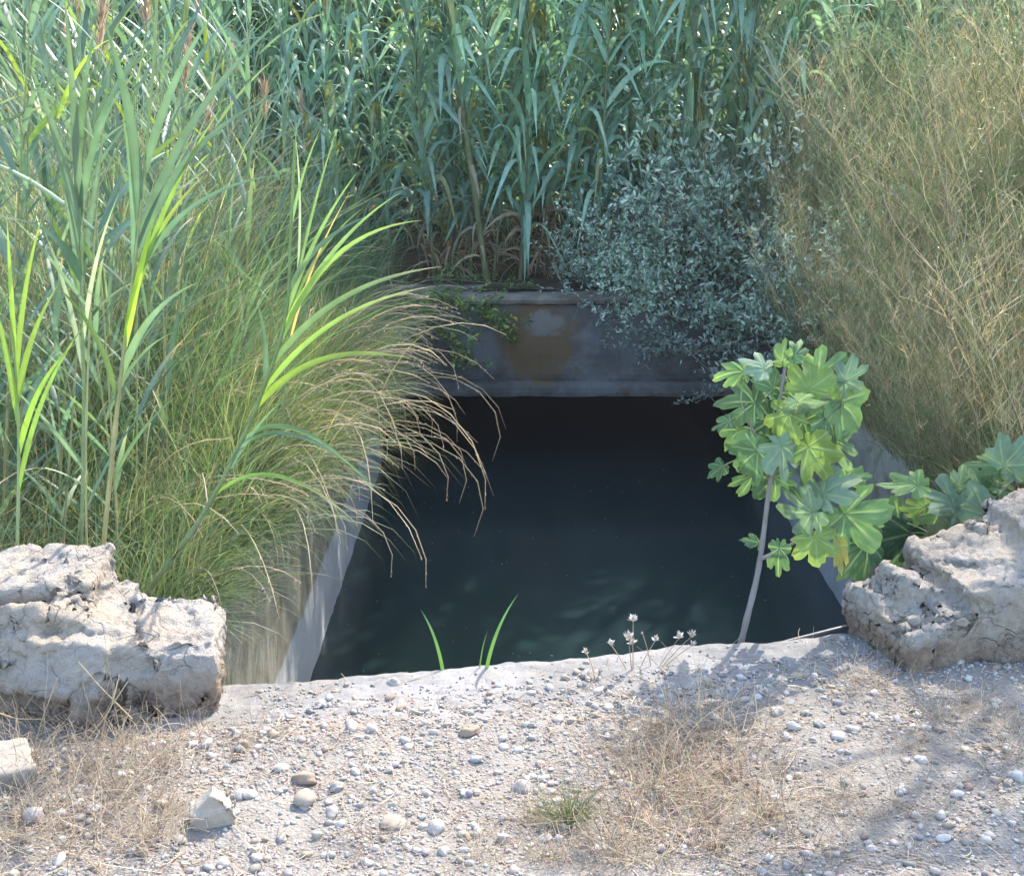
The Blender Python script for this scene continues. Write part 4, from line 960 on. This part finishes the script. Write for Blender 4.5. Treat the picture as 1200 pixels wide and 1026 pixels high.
# dried umbel plants with seed heads
def dried(label, base, heads, name='dried_flower'):
    B = atY(*base); root = empty(name, B)
    for (px, py, Yd, s_) in heads:
        T = np.array(atY(px, py, Yd)-B); s = np.linspace(0, 1, 8)[:, None]
        mid = T*.5+np.array([rng.normal(0, .008), rng.normal(0, .008), .008]); pos = 2*s*(1-s)*mid+s**2*T
        m = MB(); m.tubes(pos[None], np.linspace(.0016, .0010, 8)[None], np.broadcast_to(np.array([.48, .38, .29]), (1, 8, 3)), 4); m.build('stem', M_dry, root)
        m = MB(); pebbles(m, T[None], np.array([s_*.5]), np.array([[.52, .44, .36]]), ICO1, .5)
        s_ *= 1.85; n = 22; c = pick([(.66, .58, .50), (.58, .47, .37), (.72, .66, .58)], n)
        grass(m, np.tile(T, (n, 1)), U(0, 6.28, n), U(.6, 1.3, n)*s_, s_*.4, U(.0, 1.3, n), U(-.5, .3, n), c, c, S=3, prof='oval', tw=U(-1, 1, n), fold=.15)
        m.build('seed_head', M_seed, root)
    tag(root, label, 'dried flower', 'dried seed-head plants on the roadside')
dried('tallest dried seed-head plant on the edge against the water', (742, 800, 3.26), [(742, 727, 3.27, .010), (716, 755, 3.26, .008), (737, 748, 3.25, .011), (741, 754, 3.27, .009), (768, 750, 3.28, .008)])
dried('dried plant with two clustered seed heads beside the tallest one', (765, 795, 3.28), [(796, 747, 3.3, .010), (811, 745, 3.3, .010), (811, 756, 3.3, .008), (753, 742, 3.28, .003)])
dried('lone dried seed head left of the tallest dried plant', (697, 800, 3.2), [(687, 765, 3.2, .008), (703, 788, 3.2, .008), (690, 790, 3.18, .008)])
dried('short dried seed heads over the straw clump', (868, 830, 3.12), [(872, 787, 3.13, .009), (896, 812, 3.1, .010), (884, 824, 3.1, .009), (905, 836, 3.08, .010)])
dried('small dried seed heads low in front of the straw', (800, 1000, 2.55), [(819, 1006, 2.5, .009), (825, 945, 2.6, .007), (790, 960, 2.6, .007)])

# straw clumps and litter
def make_straw(n=170, sp_=.09, L=.16, up=1.0, green=0.0):
    root = empty('dry_grass_tuft'); kids = []
    r = np.abs(rng.normal(0, sp_, n)); a = U(0, 6.28, n); base = np.stack([r*np.cos(a), r*np.sin(a), 0*r+.003], -1)
    c = pick([(.56, .48, .38), (.48, .40, .30), (.60, .54, .44), (.36, .29, .22)], n, .15)
    gs = U(0, 1, n) < green; c[gs] = pick([(.17, .20, .09), (.24, .26, .13)], int(gs.sum()))
    pos, side, s = curve_blades(base, a+rng.normal(0, 1.2, n), U(.4, 1.25, n)*L, U(.1, 1.45, n)/up, U(-.2, 1.2, n), 7, 1.1, azbend=rng.normal(0, 1.3, n))
    pos[..., 2] = np.maximum(pos[..., 2], .002+U(0, .012, (n, 1)))
    m = MB(); m.tubes(pos, np.broadcast_to(U(.0006, .0013, n)[:, None]*(1-.5*s)[None], (n, 8)), np.broadcast_to(c[:, None], (n, 8, 3)), 3)
    kids.append(m.build('foliage', M_dry, root)); KIDS[root.name] = kids; return root
STP = [make_straw(130, .09, .13), make_straw(110, .11, .17, .8), make_straw(80, .05, .11, 1.3), make_straw(70, .12, .22, .75)]
used = set()
cl = [(790,880),(820,850),(770,860),(850,900),(800,930),(760,920),(830,960),(870,860),(740,890),(780,975),(840,1000),(720,960),(745,1010),(880,920),(900,960),
      (80,870),(40,900),(120,850),(110,905),(60,950),(160,930),(20,870),(150,880),(90,1000),(200,960),(30,960),(190,900),(230,860),(70,840),(10,990),(180,990),(130,960),(140,820),
      (1030,810),(1100,850),(1150,830),(1000,800),(1180,860),(1060,880),(1100,960),(980,940),(950,1000),(1180,900),(430,990),(620,960),(560,1010),(640,1010),(300,870),(690,1000),(1010,960)]
for i, (px, py) in enumerate(cl):
    p = atZ(px, py, .01); o = place(STP, i if px < 925 else i*2+1, p.x, p.y, U(0, 6.28), U(.7, 1.05)*(1.05 if (700 < px < 910) or px < 200 else .7))
    tag(o, 'tangled straw tuft at the lower left below the boulder' if px < 320 else ('straw tuft in the pale dry clump right of the middle' if 700 < px < 925 else ('sparse dry tuft in the shaded right gravel' if px >= 925 else 'sparse dry tuft in the middle gravel')), 'dry grass', 'dry grass tufts on the roadside')
# tall bent straws at left
def bent(label, pts, r=.0022, c=(.56, .46, .28)):
    W = np.array([atY(*p) for p in pts]); b = W[0].copy(); t = np.linspace(0, len(W)-1, 20); i = np.minimum(t.astype(int), len(W)-2); f = (t-i)[:, None]; sp = W[i]*(1-f)+W[i+1]*f-b
    for _ in range(2): sp[1:-1] = .25*sp[:-2]+.5*sp[1:-1]+.25*sp[2:]
    m = MB(); m.tubes(sp[None], np.linspace(r, r*.5, 20)[None], np.broadcast_to(np.array(c), (1, 20, 3)), 5); o = m.build('dry_stalk', M_dry); o.location = b
    tag(o, label, 'dry stalk')
bent('straw stalk leaning against the front of the left boulder', [(36, 890, 2.8), (50, 840, 2.85), (68, 793, 2.9)])
bent('long bent straw across the front face of the left boulder', [(155, 842, 2.86), (118, 805, 2.88), (92, 775, 2.9)])
bent('straw stalk rising from the ground beside the boulder middle', [(115, 880, 2.8), (125, 835, 2.84), (150, 798, 2.9)])
bent('short straw stalk at the boulder foot, nearest the middle', [(100, 870, 2.8), (130, 830, 2.84), (140, 790, 2.9)])
bent('low straw arching at the left edge below the boulder', [(-10, 832, 2.86), (20, 842, 2.85), (48, 842, 2.85)])
bent('straw at the foot of the right boulder standing on the gravel', [(1140, 838, 3.05), (1150, 815, 3.1), (1157, 800, 3.12)])
bent('pale stick lying beneath the right boulder', [(1148, 795, 3.2), (1175, 790, 3.22), (1200, 788, 3.25)])
bent('curved straw lying at the bottom right of the straw clump', [(800, 1000, 2.5), (830, 975, 2.56), (845, 945, 2.62)])
bent('straw lying on the gravel at the lower right', [(1200, 948, 2.7), (1180, 935, 2.72), (1165, 920, 2.76)])
# green weed tuft
root = empty('grass_tuft', tuple(atZ(665, 962, .01)))
n = 170; r = np.abs(rng.normal(0, .025, n)); a = U(0, 6.28, n)
m = MB(); c = pick([(.16, .21, .09), (.22, .25, .12), (.12, .17, .07)], n); grass(m, np.stack([r*np.cos(a), r*np.sin(a), 0*r], -1), a+rng.normal(0, .4, n), U(.05, .11, n), U(.0016, .003, n), U(.1, 1.1, n), U(0, .8, n), c, pick([(.4, .36, .22), (.2, .24, .1)], n), S=5, tw=U(-1, 1, n))
m.build('foliage', M_grass, root); tag(root, 'small green grass tuft growing alone in the gravel at the bottom', 'grass tuft')
# straw litter: uncountable
mb = MB(); n = 5000; P = scatter(n); n = len(P); P[:, 2] += U(.001, .008, n)
dn = fbm(P[:, 0]*1.7, P[:, 1]*1.7, 2, 90); keep = dn > U(-.9, .5, n); P = P[keep]; n = len(P)
pos, _, s = curve_blades(P, U(0, 6.28, n), .015+.07*U(0, 1, n)**2, U(1.35, 1.62, n), U(-.1, .15, n), 4, 1, azbend=rng.normal(0, .9, n))
c = pick([(.56, .47, .37), (.45, .36, .27), (.35, .26, .19), (.64, .56, .46)], n)
mb.tubes(pos, np.broadcast_to(U(.0005, .0011, n)[:, None], (n, 5)), np.broadcast_to(c[:, None], (n, 5, 3)), 3)
tag(mb.build('straw_litter', M_dry), 'fine broken straw littering the gravel', 'straw', kind='stuff')

# ================================================================== AIR
hz = bpy.data.meshes.new('haze'); bm = bmesh.new(); bmesh.ops.create_cube(bm, size=1.0)
bmesh.ops.transform(bm, matrix=Matrix.Translation((0, 150, 2.0)) @ Matrix.Diagonal((840, 940, 10.4, 1)), verts=bm.verts); bm.to_mesh(hz); bm.free()
ho = bpy.data.objects.new('haze', hz); sc.collection.objects.link(ho); tag(ho, kind='stuff')
m, t = newmat('haze_air'); pv = N_(t, 'ShaderNodeVolumePrincipled'); pv.inputs['Color'].default_value = (.92, .96, 1, 1); pv.inputs['Density'].default_value = .0010
om = N_(t, 'ShaderNodeOutputMaterial'); t.links.new(pv.outputs[0], om.inputs['Volume']); hz.materials.append(m)
tag(ho, None, None, kind='stuff')
